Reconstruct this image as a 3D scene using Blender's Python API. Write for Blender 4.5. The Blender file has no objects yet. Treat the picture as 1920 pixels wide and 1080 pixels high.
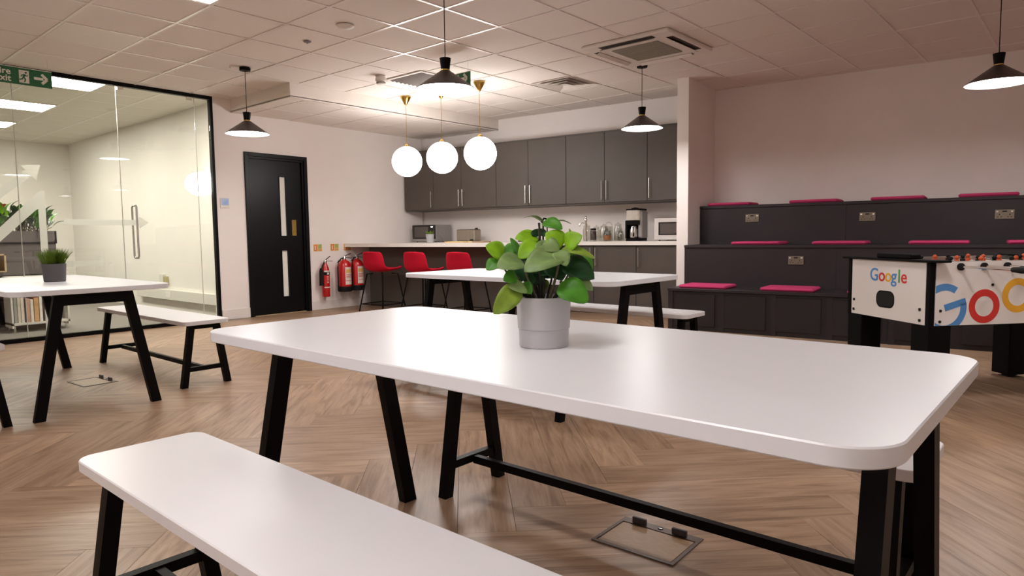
import bpy, bmesh, math, random
from mathutils import Vector, Matrix
random.seed(7)
sc = bpy.context.scene
COL = sc.collection
PI = math.pi

# ------------------------------------------------------------------ camera, world, exposure
YAW, PITCH, ROLL, FPX = -.7158, .0782, .0125, 1264.7
def cam_axes():
    cy, sy = math.cos(YAW), math.sin(YAW)
    f = Vector((sy*math.cos(PITCH), cy*math.cos(PITCH), -math.sin(PITCH)))
    r = Vector((cy, -sy, 0)); d = f.cross(r)
    r2 = math.cos(ROLL)*r + math.sin(ROLL)*d
    return r2, f.cross(r2), f
CR, CD, CF = cam_axes()
CAM = Vector((0, 0, 1.0))
cd = bpy.data.cameras.new('camera'); cam = bpy.data.objects.new('camera', cd); COL.objects.link(cam)
cd.sensor_width = 36; cd.lens = 36*FPX/1920; cd.clip_start = .02; cd.clip_end = 60
cam.matrix_world = Matrix(((CR.x, -CD.x, -CF.x, 0), (CR.y, -CD.y, -CF.y, 0), (CR.z, -CD.z, -CF.z, 1.0), (0, 0, 0, 1)))
sc.camera = cam
w = bpy.data.worlds.new('world'); sc.world = w; w.use_nodes = True
w.node_tree.nodes['Background'].inputs[0].default_value = (.9, .85, .8, 1)
w.node_tree.nodes['Background'].inputs[1].default_value = .05
sc.view_settings.view_transform = 'Standard'; sc.view_settings.look = 'None'
sc.view_settings.exposure = 0.95; sc.view_settings.gamma = 1; sc.view_settings.use_curve_mapping = False
sc.cycles.diffuse_bounces = 8
PENDANT_E, GLOBE_E, PANEL_E, ROOM_E = 31.0, 10.5, 12.0, 29.0
def proj(p):
    q = Vector(p) - CAM; z = q.dot(CF)
    if z < .05: return None
    return 960 + FPX*q.dot(CR)/z, 540 + FPX*q.dot(CD)/z

# ------------------------------------------------------------------ frames of the room
CZ = 2.69
WA = .106                                             # kitchen wall is turned by 6 degrees
def W(s, n, z=0): return (s*math.cos(WA)-n*math.sin(WA), s*math.sin(WA)+n*math.cos(WA), z)
LO, LA = (-8.05, 2.8), math.atan2(.9992, -.0399)      # left wall: t along the wall, d into the wall
def LWp(t, d, z=0): return (LO[0]+t*math.cos(LA)-d*math.sin(LA), LO[1]+t*math.sin(LA)+d*math.cos(LA), z)

# ------------------------------------------------------------------ materials
def lin(c):
    return tuple(((v/255)/12.92 if v/255 <= .04045 else ((v/255+.055)/1.055)**2.4) for v in c)
MATS = {}
def mat(name, col, rough=.5, metal=0, var=.06, scale=30, bump=0., spec=.5, emit=None, es=0, coat=0, trans=0, stretch=None):
    if name in MATS: return MATS[name]
    m = bpy.data.materials.new(name); m.use_nodes = True; nt = m.node_tree; b = nt.nodes['Principled BSDF']
    tc = nt.nodes.new('ShaderNodeTexCoord'); nz = nt.nodes.new('ShaderNodeTexNoise')
    nz.inputs['Scale'].default_value = scale; nz.inputs['Detail'].default_value = 4
    src = tc.outputs['Object']
    if stretch:
        mp = nt.nodes.new('ShaderNodeMapping'); mp.inputs['Scale'].default_value = stretch
        nt.links.new(src, mp.inputs['Vector']); src = mp.outputs['Vector']
    nt.links.new(src, nz.inputs['Vector'])
    rp = nt.nodes.new('ShaderNodeValToRGB')
    rp.color_ramp.elements[0].position = .3; rp.color_ramp.elements[1].position = .7
    rp.color_ramp.elements[0].color = tuple(c*(1-var) for c in col)+(1,)
    rp.color_ramp.elements[1].color = tuple(min(1, c*(1+var)) for c in col)+(1,)
    nt.links.new(nz.outputs['Fac'], rp.inputs['Fac']); nt.links.new(rp.outputs['Color'], b.inputs['Base Color'])
    b.inputs['Roughness'].default_value = rough; b.inputs['Metallic'].default_value = metal
    b.inputs['Specular IOR Level'].default_value = spec; b.inputs['Coat Weight'].default_value = coat
    if trans: b.inputs['Transmission Weight'].default_value = trans
    if bump:
        bp = nt.nodes.new('ShaderNodeBump'); bp.inputs['Strength'].default_value = bump; bp.inputs['Distance'].default_value = .01
        nt.links.new(nz.outputs['Fac'], bp.inputs['Height']); nt.links.new(bp.outputs['Normal'], b.inputs['Normal'])
    if emit:
        b.inputs['Emission Color'].default_value = tuple(emit)+(1,); b.inputs['Emission Strength'].default_value = es
    MATS[name] = m; return m

WALL = mat('wall_paint', (.80, .745, .715), .85, var=.015, scale=4, bump=.02, spec=.2)
TILE = mat('ceiling_tile_mineral', (.76, .70, .65), .95, var=.06, scale=220, bump=.15, spec=.1)
GRID = mat('ceiling_grid_metal', (.74, .68, .63), .30, metal=.15, var=.02, spec=.7)
BAFFLE = mat('white_plaster', (.74, .68, .63), .8, var=.02, scale=5)
WHITE = mat('white_laminate', (.75, .76, .795), .31, var=.012, scale=3, spec=.5)
BENCHW = mat('white_bench_laminate', (.73, .72, .74), .32, var=.012, scale=3, spec=.45)
WORK = mat('white_worktop', (.74, .70, .66), .35, var=.02, scale=8)
BLACK = mat('black_powder_coat', (.0025, .0018, .0018), .45, var=.1, scale=60, spec=.10)
DOORBLK = mat('black_door_paint', (.0035, .0035, .0042), .38, var=.06, scale=6, spec=.2)
CAB = mat('grey_cabinet', (.076, .063, .054), .5, var=.05, scale=4, spec=.35)
CABIN = mat('cabinet_carcass', (.060, .050, .045), .6, var=.05)
TIER = mat('charcoal_board', (.022, .016, .0175), .5, var=.10, scale=5, spec=.35)
TIERP = mat('charcoal_door', (.018, .013, .0135), .5, var=.10, scale=5, spec=.35)
STEEL = mat('brushed_steel', (.55, .52, .48), .3, metal=1, var=.05, scale=80)
CHROME = mat('chrome', (.75, .74, .72), .15, metal=1, var=.02)
BRASS = mat('brass', (.70, .47, .13), .22, metal=1, var=.05)
SOCK = mat('brushed_socket_plate', (.20, .165, .12), .4, metal=.6, var=.08, scale=90)
RED = mat('red_fabric', (.46, .004, .022), .85, var=.10, scale=250, bump=.1, spec=.2)
PINK = mat('pink_felt', (.50, .045, .14), .9, var=.08, scale=200, bump=.1, spec=.2)
EXT = mat('extinguisher_red', (.50, .008, .010), .25, var=.04, spec=.6, coat=.3)
RUBBER = mat('black_rubber', (.006, .006, .006), .7, spec=.25, var=.1)
PAPER = mat('label_paper', (.72, .62, .55), .7, var=.05)
YEL = mat('label_yellow', (.65, .38, .10), .7, var=.05)
ORANGE = mat('sign_orange', (.75, .22, .05), .5, var=.05)
CREAM = mat('sign_photoluminescent', (.72, .60, .32), .5, var=.05)
SIGNG = mat('exit_green', (.010, .115, .038), .4, var=.04)
SIGNW = mat('sign_white', (.72, .70, .62), .5, var=.02)
POTG = mat('grey_ceramic', (.46, .45, .465), .45, var=.03, scale=12, spec=.4)
POTD = mat('dark_grey_pot', (.075, .070, .072), .6, var=.05, scale=20)
SOIL = mat('soil', (.018, .012, .008), 1, var=.4, scale=120, bump=.5)
STEM = mat('stem_brown', (.10, .085, .035), .6, var=.2, scale=80)
STEMD = mat('stem_dark', (.02, .02, .012), .6, var=.2, scale=80)
def leafmat(n, c): return mat(n, c, .42, var=.22, scale=26, bump=.12, spec=.3, stretch=(1, 3, 1))
LEAF = [leafmat('leaf_bright', (.21, .43, .012)), leafmat('leaf_mid', (.065, .235, .018)), leafmat('leaf_grey', (.18, .28, .095)),
        leafmat('leaf_dark', (.014, .060, .018)), leafmat('leaf_lime', (.20, .31, .035))]
GRASS = mat('grass_blade', (.11, .18, .012), .5, var=.35, scale=60)
CARPET = mat('grey_carpet', (.20, .185, .165), 1, var=.12, scale=140, bump=.3, spec=.05)
OFFW = mat('office_wall_paint', (.78, .755, .70), .85, var=.015, scale=4, spec=.2)
PLANTER = mat('planter_laminate', (.085, .070, .066), .5, var=.06, scale=6)
OAK = mat('pale_oak', (.45, .33, .19), .5, var=.12, scale=20, stretch=(1, 8, 1))
SHELFW = mat('white_shelf', (.68, .66, .60), .5, var=.02)
ACW = mat('air_unit_white', (.70, .655, .61), .5, var=.02)
ACG = mat('air_unit_grille', (.26, .235, .195), .8, var=.1, scale=160)
VENTD = mat('dark_slot', (.05, .042, .036), .7, var=.1)
VENTG = mat('vent_grey', (.22, .19, .18), .6, var=.05)
FOOSW = mat('foosball_white', (.70, .655, .63), .35, var=.02, scale=5)
FOOSB = mat('foosball_black', (.0025, .0018, .0018), .6, spec=.08, var=.1)
PITCH_M = mat('foosball_pitch', (.05, .10, .06), .6, var=.06)
GB = mat('print_blue', (.06, .22, .50), .45, var=.02); GR = mat('print_red', (.56, .015, .010), .45, var=.02)
GY = mat('print_yellow', (.72, .36, .012), .45, var=.02); GG = mat('print_green', (.03, .30, .06), .45, var=.02)
PLAYO = mat('player_orange', (.65, .09, .02), .4, var=.05)
BOXM = mat('floorbox_metal', (.13, .10, .085), .4, metal=.6, var=.1)
BOXT = mat('floorbox_tab', (.05, .042, .048), .5, var=.1)
MIC = mat('microwave_grey', (.33, .31, .30), .4, metal=.4, var=.04)
MICW = mat('microwave_white', (.58, .54, .51), .4, var=.03)
SCREEN = mat('dark_glass', (.012, .009, .009), .15, var=.1)
SCREEN2 = mat('oven_window', (.085, .07, .065), .3, var=.05)
TOAST = mat('toaster_steel', (.34, .29, .23), .4, metal=.6, var=.06)
WOODB = mat('chopping_board', (.60, .42, .20), .6, var=.1, scale=20)
HONEY = mat('honey', (.42, .14, .03), .3, var=.1)
COFFEE = mat('coffee_dark', (.04, .015, .02), .4, var=.3)
BLUEP = mat('thermostat_blue', (.34, .44, .66), .4, var=.1, scale=20)
LEDB = mat('display_led', (.8, .8, 1), .4, emit=(.8, .85, 1), es=3)
def emis(n, c, s):
    m = bpy.data.materials.new(n); m.use_nodes = True; nt = m.node_tree
    for x in list(nt.nodes): nt.nodes.remove(x)
    e = nt.nodes.new('ShaderNodeEmission'); o = nt.nodes.new('ShaderNodeOutputMaterial')
    e.inputs[0].default_value = c+(1,); e.inputs[1].default_value = s; nt.links.new(e.outputs[0], o.inputs[0]); return m
LAMP = emis('pendant_diffuser', (1, .965, .945), PENDANT_E)
GLOBE = emis('opal_globe', (1, .955, .925), GLOBE_E)
PANEL = emis('led_panel', (1, .96, .95), PANEL_E)
RPANEL = emis('office_led_panel', (1, .95, .85), ROOM_E)
SHADEIN = mat('shade_inside_white', (.8, .78, .75), .5, var=.01)
SHADE = mat('shade_black', (.060, .047, .046), .35, var=.05, spec=.5)
def glassmat(n, tint, ior=1.5, amt=1.0):
    m = bpy.data.materials.new(n); m.use_nodes = True; nt = m.node_tree
    for x in list(nt.nodes): nt.nodes.remove(x)
    t = nt.nodes.new('ShaderNodeBsdfTransparent'); t.inputs[0].default_value = tint+(1,)
    g = nt.nodes.new('ShaderNodeBsdfGlossy'); g.inputs['Roughness'].default_value = .01
    lw = nt.nodes.new('ShaderNodeLayerWeight'); lw.inputs[0].default_value = .5
    f = nt.nodes.new('ShaderNodeMath'); f.operation = 'POWER'; f.inputs[1].default_value = 5.0; nt.links.new(lw.outputs['Facing'], f.inputs[0])
    mu = nt.nodes.new('ShaderNodeMath'); mu.operation = 'MULTIPLY_ADD'; mu.inputs[1].default_value = .9*amt; mu.inputs[2].default_value = .04*amt
    x = nt.nodes.new('ShaderNodeMixShader'); o = nt.nodes.new('ShaderNodeOutputMaterial')
    nt.links.new(f.outputs[0], mu.inputs[0]); nt.links.new(mu.outputs[0], x.inputs[0]); nt.links.new(t.outputs[0], x.inputs[1]); nt.links.new(g.outputs[0], x.inputs[2])
    nt.links.new(x.outputs[0], o.inputs[0]); return m
GLASS = glassmat('clear_glass', (.975, .985, .965), 1.45)
JARG = glassmat('jar_glass', (.89, .89, .865), 1.45, 1.4)
SEAL = mat('glass_edge_seal', (.62, .62, .55), .3, var=.03)
def frostmat():
    m = bpy.data.materials.new('frosted_vinyl'); m.use_nodes = True; nt = m.node_tree
    for x in list(nt.nodes): nt.nodes.remove(x)
    t = nt.nodes.new('ShaderNodeBsdfTransparent'); d = nt.nodes.new('ShaderNodeBsdfDiffuse'); l = nt.nodes.new('ShaderNodeBsdfTranslucent')
    d.inputs[0].default_value = (.86, .86, .82, 1); l.inputs[0].default_value = (.86, .86, .82, 1)
    a = nt.nodes.new('ShaderNodeMixShader'); x = nt.nodes.new('ShaderNodeMixShader'); o = nt.nodes.new('ShaderNodeOutputMaterial')
    nt.links.new(d.outputs[0], a.inputs[1]); nt.links.new(l.outputs[0], a.inputs[2]); a.inputs[0].default_value = .5; x.inputs[0].default_value = .72
    nt.links.new(t.outputs[0], x.inputs[1]); nt.links.new(a.outputs[0], x.inputs[2]); nt.links.new(x.outputs[0], o.inputs[0]); return m
FROST = frostmat()
def woodmat():
    m = bpy.data.materials.new('oak_plank'); m.use_nodes = True; nt = m.node_tree; N = nt.nodes; b = N['Principled BSDF']; L = nt.links.new
    uv = N.new('ShaderNodeUVMap'); oi = N.new('ShaderNodeObjectInfo')
    cmb = N.new('ShaderNodeCombineXYZ'); mm = N.new('ShaderNodeMath'); mm.operation = 'MULTIPLY'; mm.inputs[1].default_value = 613.0
    L(oi.outputs['Random'], mm.inputs[0]); L(mm.outputs[0], cmb.inputs[0]); L(mm.outputs[0], cmb.inputs[1])
    add = N.new('ShaderNodeVectorMath'); add.operation = 'ADD'; L(uv.outputs[0], add.inputs[0]); L(cmb.outputs[0], add.inputs[1])
    mp = N.new('ShaderNodeMapping'); mp.inputs['Scale'].default_value = (1.6, 16, 1); L(add.outputs[0], mp.inputs['Vector'])
    n1 = N.new('ShaderNodeTexNoise'); n1.inputs['Scale'].default_value = 1.6; n1.inputs['Detail'].default_value = 6; n1.inputs['Roughness'].default_value = .62; n1.inputs['Distortion'].default_value = .9
    L(mp.outputs[0], n1.inputs['Vector'])
    mp2 = N.new('ShaderNodeMapping'); mp2.inputs['Scale'].default_value = (4, 130, 1); L(add.outputs[0], mp2.inputs['Vector'])
    n2 = N.new('ShaderNodeTexNoise'); n2.inputs['Scale'].default_value = 1.0; n2.inputs['Detail'].default_value = 3; L(mp2.outputs[0], n2.inputs['Vector'])
    # one tone for each plank: from its own uv cell (stuff) and its own object (parts)
    sep = N.new('ShaderNodeSeparateXYZ'); L(uv.outputs[0], sep.inputs[0])
    dv = N.new('ShaderNodeMath'); dv.operation = 'DIVIDE'; dv.inputs[1].default_value = 3.0; L(sep.outputs[0], dv.inputs[0])
    fl = N.new('ShaderNodeMath'); fl.operation = 'FLOOR'; L(dv.outputs[0], fl.inputs[0])
    ad = N.new('ShaderNodeMath'); ad.operation = 'ADD'; L(fl.outputs[0], ad.inputs[0]); L(mm.outputs[0], ad.inputs[1])
    wn = N.new('ShaderNodeTexWhiteNoise'); wn.noise_dimensions = '1D'; L(ad.outputs[0], wn.inputs['W'])
    r1 = N.new('ShaderNodeValToRGB'); e = r1.color_ramp.elements
    e[0].position = .28; e[0].color = (.185, .108, .063, 1); e[1].position = .74; e[1].color = (.44, .305, .207, 1)
    k = r1.color_ramp.elements.new(.5); k.color = (.34, .222, .143, 1); L(n1.outputs['Fac'], r1.inputs['Fac'])
    mx = N.new('ShaderNodeMix'); mx.data_type = 'RGBA'; mx.blend_type = 'MULTIPLY'; mx.inputs[0].default_value = .35
    r2 = N.new('ShaderNodeValToRGB'); r2.color_ramp.elements[0].position = .3; r2.color_ramp.elements[0].color = (.6, .52, .46, 1); r2.color_ramp.elements[1].position = .62; r2.color_ramp.elements[1].color = (1, 1, 1, 1)
    L(n2.outputs['Fac'], r2.inputs['Fac']); L(r1.outputs[0], mx.inputs[6]); L(r2.outputs[0], mx.inputs[7])
    hs = N.new('ShaderNodeHueSaturation'); mr = N.new('ShaderNodeMapRange'); mr.inputs[3].default_value = .90; mr.inputs[4].default_value = 1.14
    L(wn.outputs['Value'], mr.inputs[0]); L(mr.outputs[0], hs.inputs['Value']); L(mx.outputs[2], hs.inputs['Color']); L(hs.outputs[0], b.inputs['Base Color'])
    b.inputs['Roughness'].default_value = .36; b.inputs['Specular IOR Level'].default_value = .4
    bp = N.new('ShaderNodeBump'); bp.inputs['Strength'].default_value = .12; bp.inputs['Distance'].default_value = .003; L(n2.outputs['Fac'], bp.inputs['Height']); L(bp.outputs[0], b.inputs['Normal'])
    return m
WOOD = woodmat()

# ------------------------------------------------------------------ mesh helpers
class MB:
    def __init__(s): s.v = []; s.f = []; s.sm = []
    def add(s, vs, fs, smooth=False):
        o = len(s.v); s.v += [tuple(v) for v in vs]; s.f += [tuple(i+o for i in f) for f in fs]; s.sm += [smooth]*len(fs); return s
    def box(s, x0, x1, y0, y1, z0, z1, c=0):
        if c <= 0:
            return s.add([(x, y, z) for z in (z0, z1) for y in (y0, y1) for x in (x0, x1)],
                         [(0, 2, 3, 1), (4, 5, 7, 6), (0, 1, 5, 4), (2, 6, 7, 3), (0, 4, 6, 2), (1, 3, 7, 5)])
        bm = bmesh.new(); bmesh.ops.create_cube(bm, size=1)
        for v in bm.verts: v.co = Vector((x0+(v.co.x+.5)*(x1-x0), y0+(v.co.y+.5)*(y1-y0), z0+(v.co.z+.5)*(z1-z0)))
        bmesh.ops.bevel(bm, geom=bm.edges[:], offset=c, segments=1, affect='EDGES')
        bm.verts.index_update()
        s.add([v.co[:] for v in bm.verts], [[v.index for v in f.verts] for f in bm.faces]); bm.free(); return s
    def prism(s, poly, z0, z1):
        n = len(poly)
        return s.add([(x, y, z0) for x, y in poly]+[(x, y, z1) for x, y in poly],
                     [tuple(range(n))[::-1], tuple(range(n, 2*n))]+[(i, (i+1) % n, n+(i+1) % n, n+i) for i in range(n)])
    def slab(s, x0, x1, y0, y1, z0, z1, r, c=.003, seg=8):        # rounded rectangle with eased edges
        def ring(i):
            p = []
            for cx, cy, a0 in ((x1-r, y1-r, 0), (x0+r, y1-r, PI/2), (x0+r, y0+r, PI), (x1-r, y0+r, 1.5*PI)):
                for k in range(seg+1):
                    a = a0+k*PI/2/seg; p.append((cx+(r-i)*math.cos(a), cy+(r-i)*math.sin(a)))
            return p
        rs = [(c, z0), (0, z0+c), (0, z1-c), (c, z1)]; n = 4*(seg+1); vs = []; fs = []
        for i, z in rs: vs += [(x, y, z) for x, y in ring(i)]
        for k in range(3):
            for i in range(n): fs.append((k*n+i, k*n+(i+1) % n, (k+1)*n+(i+1) % n, (k+1)*n+i))
        fs += [tuple(range(n))[::-1], tuple(range(3*n, 4*n))]
        return s.add(vs, fs, True)
    def lathe(s, prof, cx=0, cy=0, seg=24, smooth=True, cap=True):
        vs = []; fs = []; m = len(prof)
        for r, z in prof:
            for k in range(seg):
                a = 2*PI*k/seg; vs.append((cx+r*math.cos(a), cy+r*math.sin(a), z))
        for j in range(m-1):
            for k in range(seg): fs.append((j*seg+k, j*seg+(k+1) % seg, (j+1)*seg+(k+1) % seg, (j+1)*seg+k))
        s.add(vs, fs, smooth)
        if cap:
            o = len(s.v)-len(vs)
            if prof[0][0] > 1e-4: s.f.append(tuple(range(o+seg-1, o-1, -1))); s.sm.append(False)
            if prof[-1][0] > 1e-4: s.f.append(tuple(range(o+(m-1)*seg, o+m*seg))); s.sm.append(False)
        return s
    def bar(s, a, b, w, d, up=(0, 0, 1)):                      # box section from a to b; w along side axis, d along the other
        a, b = Vector(a), Vector(b); t = (b-a).normalized(); u = Vector(up)
        sx = t.cross(u); sx = sx.normalized() if sx.length > 1e-5 else Vector((1, 0, 0)); sy = sx.cross(t).normalized()
        q = [sx*(w/2*i)+sy*(d/2*j) for i, j in ((-1, -1), (1, -1), (1, 1), (-1, 1))]
        return s.add([a+p for p in q]+[b+p for p in q], [(3, 2, 1, 0), (4, 5, 6, 7)]+[(i, (i+1) % 4, 4+(i+1) % 4, 4+i) for i in range(4)])
    def tube(s, pts, r, seg=8, rads=None, cap=True):
        pts = [Vector(p) for p in pts]; vs = []; fs = []; n = len(pts)
        ref = Vector((0, 0, 1))
        for i, p in enumerate(pts):
            t = (pts[min(i+1, n-1)]-pts[max(i-1, 0)]).normalized()
            x = t.cross(ref)
            if x.length < .05: x = t.cross(Vector((1, 0, 0)))
            x.normalize(); y = x.cross(t); rr = rads[i] if rads else r
            for k in range(seg):
                a = 2*PI*k/seg; vs.append(p+x*(rr*math.cos(a))+y*(rr*math.sin(a)))
        for i in range(n-1):
            for k in range(seg): fs.append((i*seg+k, i*seg+(k+1) % seg, (i+1)*seg+(k+1) % seg, (i+1)*seg+k))
        s.add(vs, fs, True)
        if cap:
            o = len(s.v)-len(vs); s.f += [tuple(range(o+seg-1, o-1, -1)), tuple(range(o+(n-1)*seg, o+n*seg))]; s.sm += [False, False]
        return s
    def sphere(s, c, r, seg=20, ring=12, sz=1):
        pr = [(max(r*math.sin(PI*k/ring), 0), -r*sz*math.cos(PI*k/ring)) for k in range(ring+1)]
        o = len(s.v); s.lathe(pr, 0, 0, seg, True, False)
        for i in range(o, len(s.v)): v = s.v[i]; s.v[i] = (v[0]+c[0], v[1]+c[1], v[2]+c[2])
        return s
    def mesh(s, name):
        me = bpy.data.meshes.new(name); me.from_pydata(s.v, [], s.f); me.update()
        bm = bmesh.new(); bm.from_mesh(me); bmesh.ops.remove_doubles(bm, verts=bm.verts, dist=1e-5); bmesh.ops.recalc_face_normals(bm, faces=bm.faces); 
        bm.to_mesh(me); bm.free()
        if any(s.sm):
            me.polygons.foreach_set('use_smooth', [True]*len(me.polygons))
            try: me.set_sharp_from_angle(angle=math.radians(38))
            except Exception: pass
        return me
    def build(s, name, m, parent=None, loc=None, rz=None):
        o = bpy.data.objects.new(name, s.mesh(name)); COL.objects.link(o); o.data.materials.append(m)
        if parent: o.parent = parent
        if loc is not None: o.location = loc
        if rz is not None: o.rotation_euler = (0, 0, rz)
        return o
def tag(o, label=None, cat=None, group=None, kind=None):
    if label: o['label'] = label
    if cat: o['category'] = cat
    if group: o['group'] = group
    if kind: o['kind'] = kind
    return o
def thing(name, label, cat, loc=(0, 0, 0), rz=0, group=None, kind=None):
    o = bpy.data.objects.new(name, None); COL.objects.link(o); o.empty_display_size = .05
    o.location = loc; o.rotation_euler = (0, 0, rz); return tag(o, label, cat, group, kind)
def struct(name, loc=(0, 0, 0), rz=0):
    o = bpy.data.objects.new(name, None); COL.objects.link(o); o.location = loc; o.rotation_euler = (0, 0, rz); o['kind'] = 'structure'; return o
def dup(o, parent=None, loc=None, rz=None, label=None):
    c = o.copy(); COL.objects.link(c)
    if parent: c.parent = parent
    if loc is not None: c.location = loc
    if rz is not None: c.rotation_euler = (0, 0, rz)
    if label: c['label'] = label
    for ch in [x for x in o.children]: dup(ch, c)
    return c
def text_part(txt, name, m, parent, size, loc, rot, depth=.0008, align='LEFT', bold=0, sx=1):
    cu = bpy.data.curves.new(name, 'FONT'); cu.body = txt; cu.size = size; cu.extrude = depth; cu.align_x = align; cu.offset = bold; cu.resolution_u = 4
    t = bpy.data.objects.new(name+'_curve', cu); COL.objects.link(t)
    dg = bpy.context.evaluated_depsgraph_get(); me = bpy.data.meshes.new_from_object(t.evaluated_get(dg))
    COL.objects.unlink(t); bpy.data.objects.remove(t); bpy.data.curves.remove(cu)
    me.materials.clear(); me.materials.append(m)
    o = bpy.data.objects.new(name, me); COL.objects.link(o); o.parent = parent; o.location = loc; o.rotation_euler = rot; o.scale = (sx, 1, 1); return o
def clip(poly, planes):                                # keep where a*x+b*y<=c
    for a, b, c in planes:
        out = []; n = len(poly)
        for i in range(n):
            p, q = poly[i], poly[(i+1) % n]; dp = a*p[0]+b*p[1]-c; dq = a*q[0]+b*q[1]-c
            if dp <= 0: out.append(p)
            if dp*dq < 0: t = dp/(dp-dq); out.append((p[0]+t*(q[0]-p[0]), p[1]+t*(q[1]-p[1])))
        poly = out
        if len(poly) < 3: return []
    return poly
def parea(poly): return abs(sum(poly[i][0]*poly[(i+1) % len(poly)][1]-poly[(i+1) % len(poly)][0]*poly[i][1] for i in range(len(poly))))/2
def seen(poly, z):
    ps = [proj((x, y, z)) for x, y in poly]
    if any(p is None for p in ps):
        cx = sum(p[0] for p in poly)/len(poly); cy = sum(p[1] for p in poly)/len(poly)
        return 1 if any(p and -50 < p[0] < 1970 and -50 < p[1] < 1130 for p in ps) else 0
    q = clip(ps, [(-1, 0, 0), (1, 0, 1920), (0, -1, 0), (0, 1, 1080)])
    return parea(q) if q else 0

# ------------------------------------------------------------------ the room shell
NB = 8.17                                              # kitchen / bench wall plane
XR, YF = 3.2, -3.2
nLx, nLy = math.sin(LA), -math.cos(LA)                 # room-side normal of the left wall
room_planes = [(-nLx, -nLy, -(nLx*LO[0]+nLy*LO[1])), (-math.sin(WA), math.cos(WA), NB), (1, 0, XR), (0, -1, -YF)]
def seg_poly(planes): return clip([(-20, -20), (20, -20), (20, 20), (-20, 20)], planes)
ROOM = seg_poly(room_planes)
fl = MB().prism([(x, y) for x, y in ROOM], -.12, -.006).build('floor', mat('screed', (.10, .07, .05), .9)); fl['kind'] = 'structure'
PW, PL, K = .2, 1.2, 6
c45 = math.sqrt(.5)
def uv2xy(u, v): return ((u-v)*c45, (u+v)*c45)
U0, V0 = .759, .759+2.05
def plank_mesh(name):
    me = bpy.data.meshes.new(name); g = .0005; h = .0007
    x0, x1, y0, y1 = g, PL-g, g, PW-g
    vs = [(x0, y0, -.006), (x1, y0, -.006), (x1, y1, -.006), (x0, y1, -.006), (x0, y0, -h*.6), (x1, y0, -h*.6), (x1, y1, -h*.6), (x0, y1, -h*.6), (x0+h, y0+h, 0), (x1-h, y0+h, 0), (x1-h, y1-h, 0), (x0+h, y1-h, 0)]
    fs = [(8, 9, 10, 11)]+[(i, (i+1) % 4, 4+(i+1) % 4, 4+i) for i in range(4)]+[(4+i, 4+(i+1) % 4, 8+(i+1) % 4, 8+i) for i in range(4)]
    me.from_pydata(vs, [], fs); uvl = me.uv_layers.new(name='UVMap')
    for l in me.loops: uvl.data[l.index].uv = (me.vertices[l.vertex_index].co.x, me.vertices[l.vertex_index].co.y)
    me.materials.append(WOOD); return me
PM = plank_mesh('floor_plank')
full, cut = [], []
for i in range(-80, 80):
    for j in range(-80, 80):
        d = (i-j) % (2*K)
        if d == 0: u, v, a = U0+i*PW, V0+j*PW, 0; q = [(u, v), (u+PL, v), (u+PL, v+PW), (u, v+PW)]; o = uv2xy(u, v); ang = PI/4
        elif d == 2*K-1: u, v = U0+i*PW, V0+j*PW; q = [(u, v), (u+PW, v), (u+PW, v+PL), (u, v+PL)]; o = uv2xy(u+PW, v); ang = PI*3/4
        else: continue
        q = [uv2xy(*p) for p in q]
        cp = clip(q, room_planes)
        if not cp: continue
        A = parea(cp)
        if A < .003: continue
        (full if A > PL*PW*.999 else cut).append((seen(cp, 0), q, cp, o, ang))
full.sort(key=lambda t: -t[0])
rest = []
for idx, (sv, q, cp, o, ang) in enumerate(full):
    if idx < 292 and sv > 60:
        p = bpy.data.objects.new('floor_plank', PM); COL.objects.link(p); p.parent = fl; p.location = (o[0], o[1], 0); p.rotation_euler = (0, 0, ang)
    else: rest.append((q, cp, o, ang))
rest += [(q, cp, o, ang) for sv, q, cp, o, ang in cut]
vs, fs, uvs = [], [], []
for k, (q, cp, o, ang) in enumerate(rest):
    cx = sum(p[0] for p in cp)/len(cp); cy = sum(p[1] for p in cp)/len(cp); n = len(cp); b = len(vs)
    ca, sa = math.cos(ang), math.sin(ang)
    for z in (-.006, 0):
        for x, y in cp: vs.append((x+(cx-x)*.003, y+(cy-y)*.003, z))
    fs.append(tuple(range(b+n, b+2*n))); fs += [(b+i, b+(i+1) % n, b+n+(i+1) % n, b+n+i) for i in range(n)]
    for x, y in cp+cp: dx, dy = x-o[0], y-o[1]; uvs.append((dx*ca+dy*sa+3*(k+1), -dx*sa+dy*ca+(k*7 % 11)))
me = bpy.data.meshes.new('edge_planks'); me.from_pydata(vs, [], fs); ul = me.uv_layers.new(name='UVMap')
for l in me.loops: ul.data[l.index].uv = uvs[l.vertex_index]
me.materials.append(WOOD); eo = bpy.data.objects.new('edge_planks', me); COL.objects.link(eo); eo.parent = fl; eo['kind'] = 'stuff'

# ceiling with its grid and tiles
ce = MB().prism(ROOM, CZ+.03, CZ+.12).build('ceiling', mat('ceiling_void', (.25, .22, .2), .9)); ce['kind'] = 'structure'
GX0, GXP, GY0, GYP = -3.76, .5925, 3.6, .603
bulk = [(1, 0, -6.745), (0, -1, -4.10)]
def cell(i, j): return [(GX0+i*GXP, GY0+j*GYP), (GX0+(i+1)*GXP, GY0+j*GYP), (GX0+(i+1)*GXP, GY0+(j+1)*GYP), (GX0+i*GXP, GY0+(j+1)*GYP)]
LEDS = {(-2, -3): 1, (7, -9): 1, (1, -9): 1, (4, -6): 1, (4, -9): 1, (-2, -9): 1}  # first panel is in view; the others are unseen, added as fill light
OFFP = (-5, -3)
tm = MB().box(.0108, GXP-.0108, .0108, GYP-.0108, CZ+.005, CZ+.03).mesh('ceiling_tile'); tm.materials.append(TILE)
tr = MB(); n_t = 0
def inbulk(p): return len(clip(p, bulk)) >= 3 and parea(clip(p, bulk)) > .98*parea(p)
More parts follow.
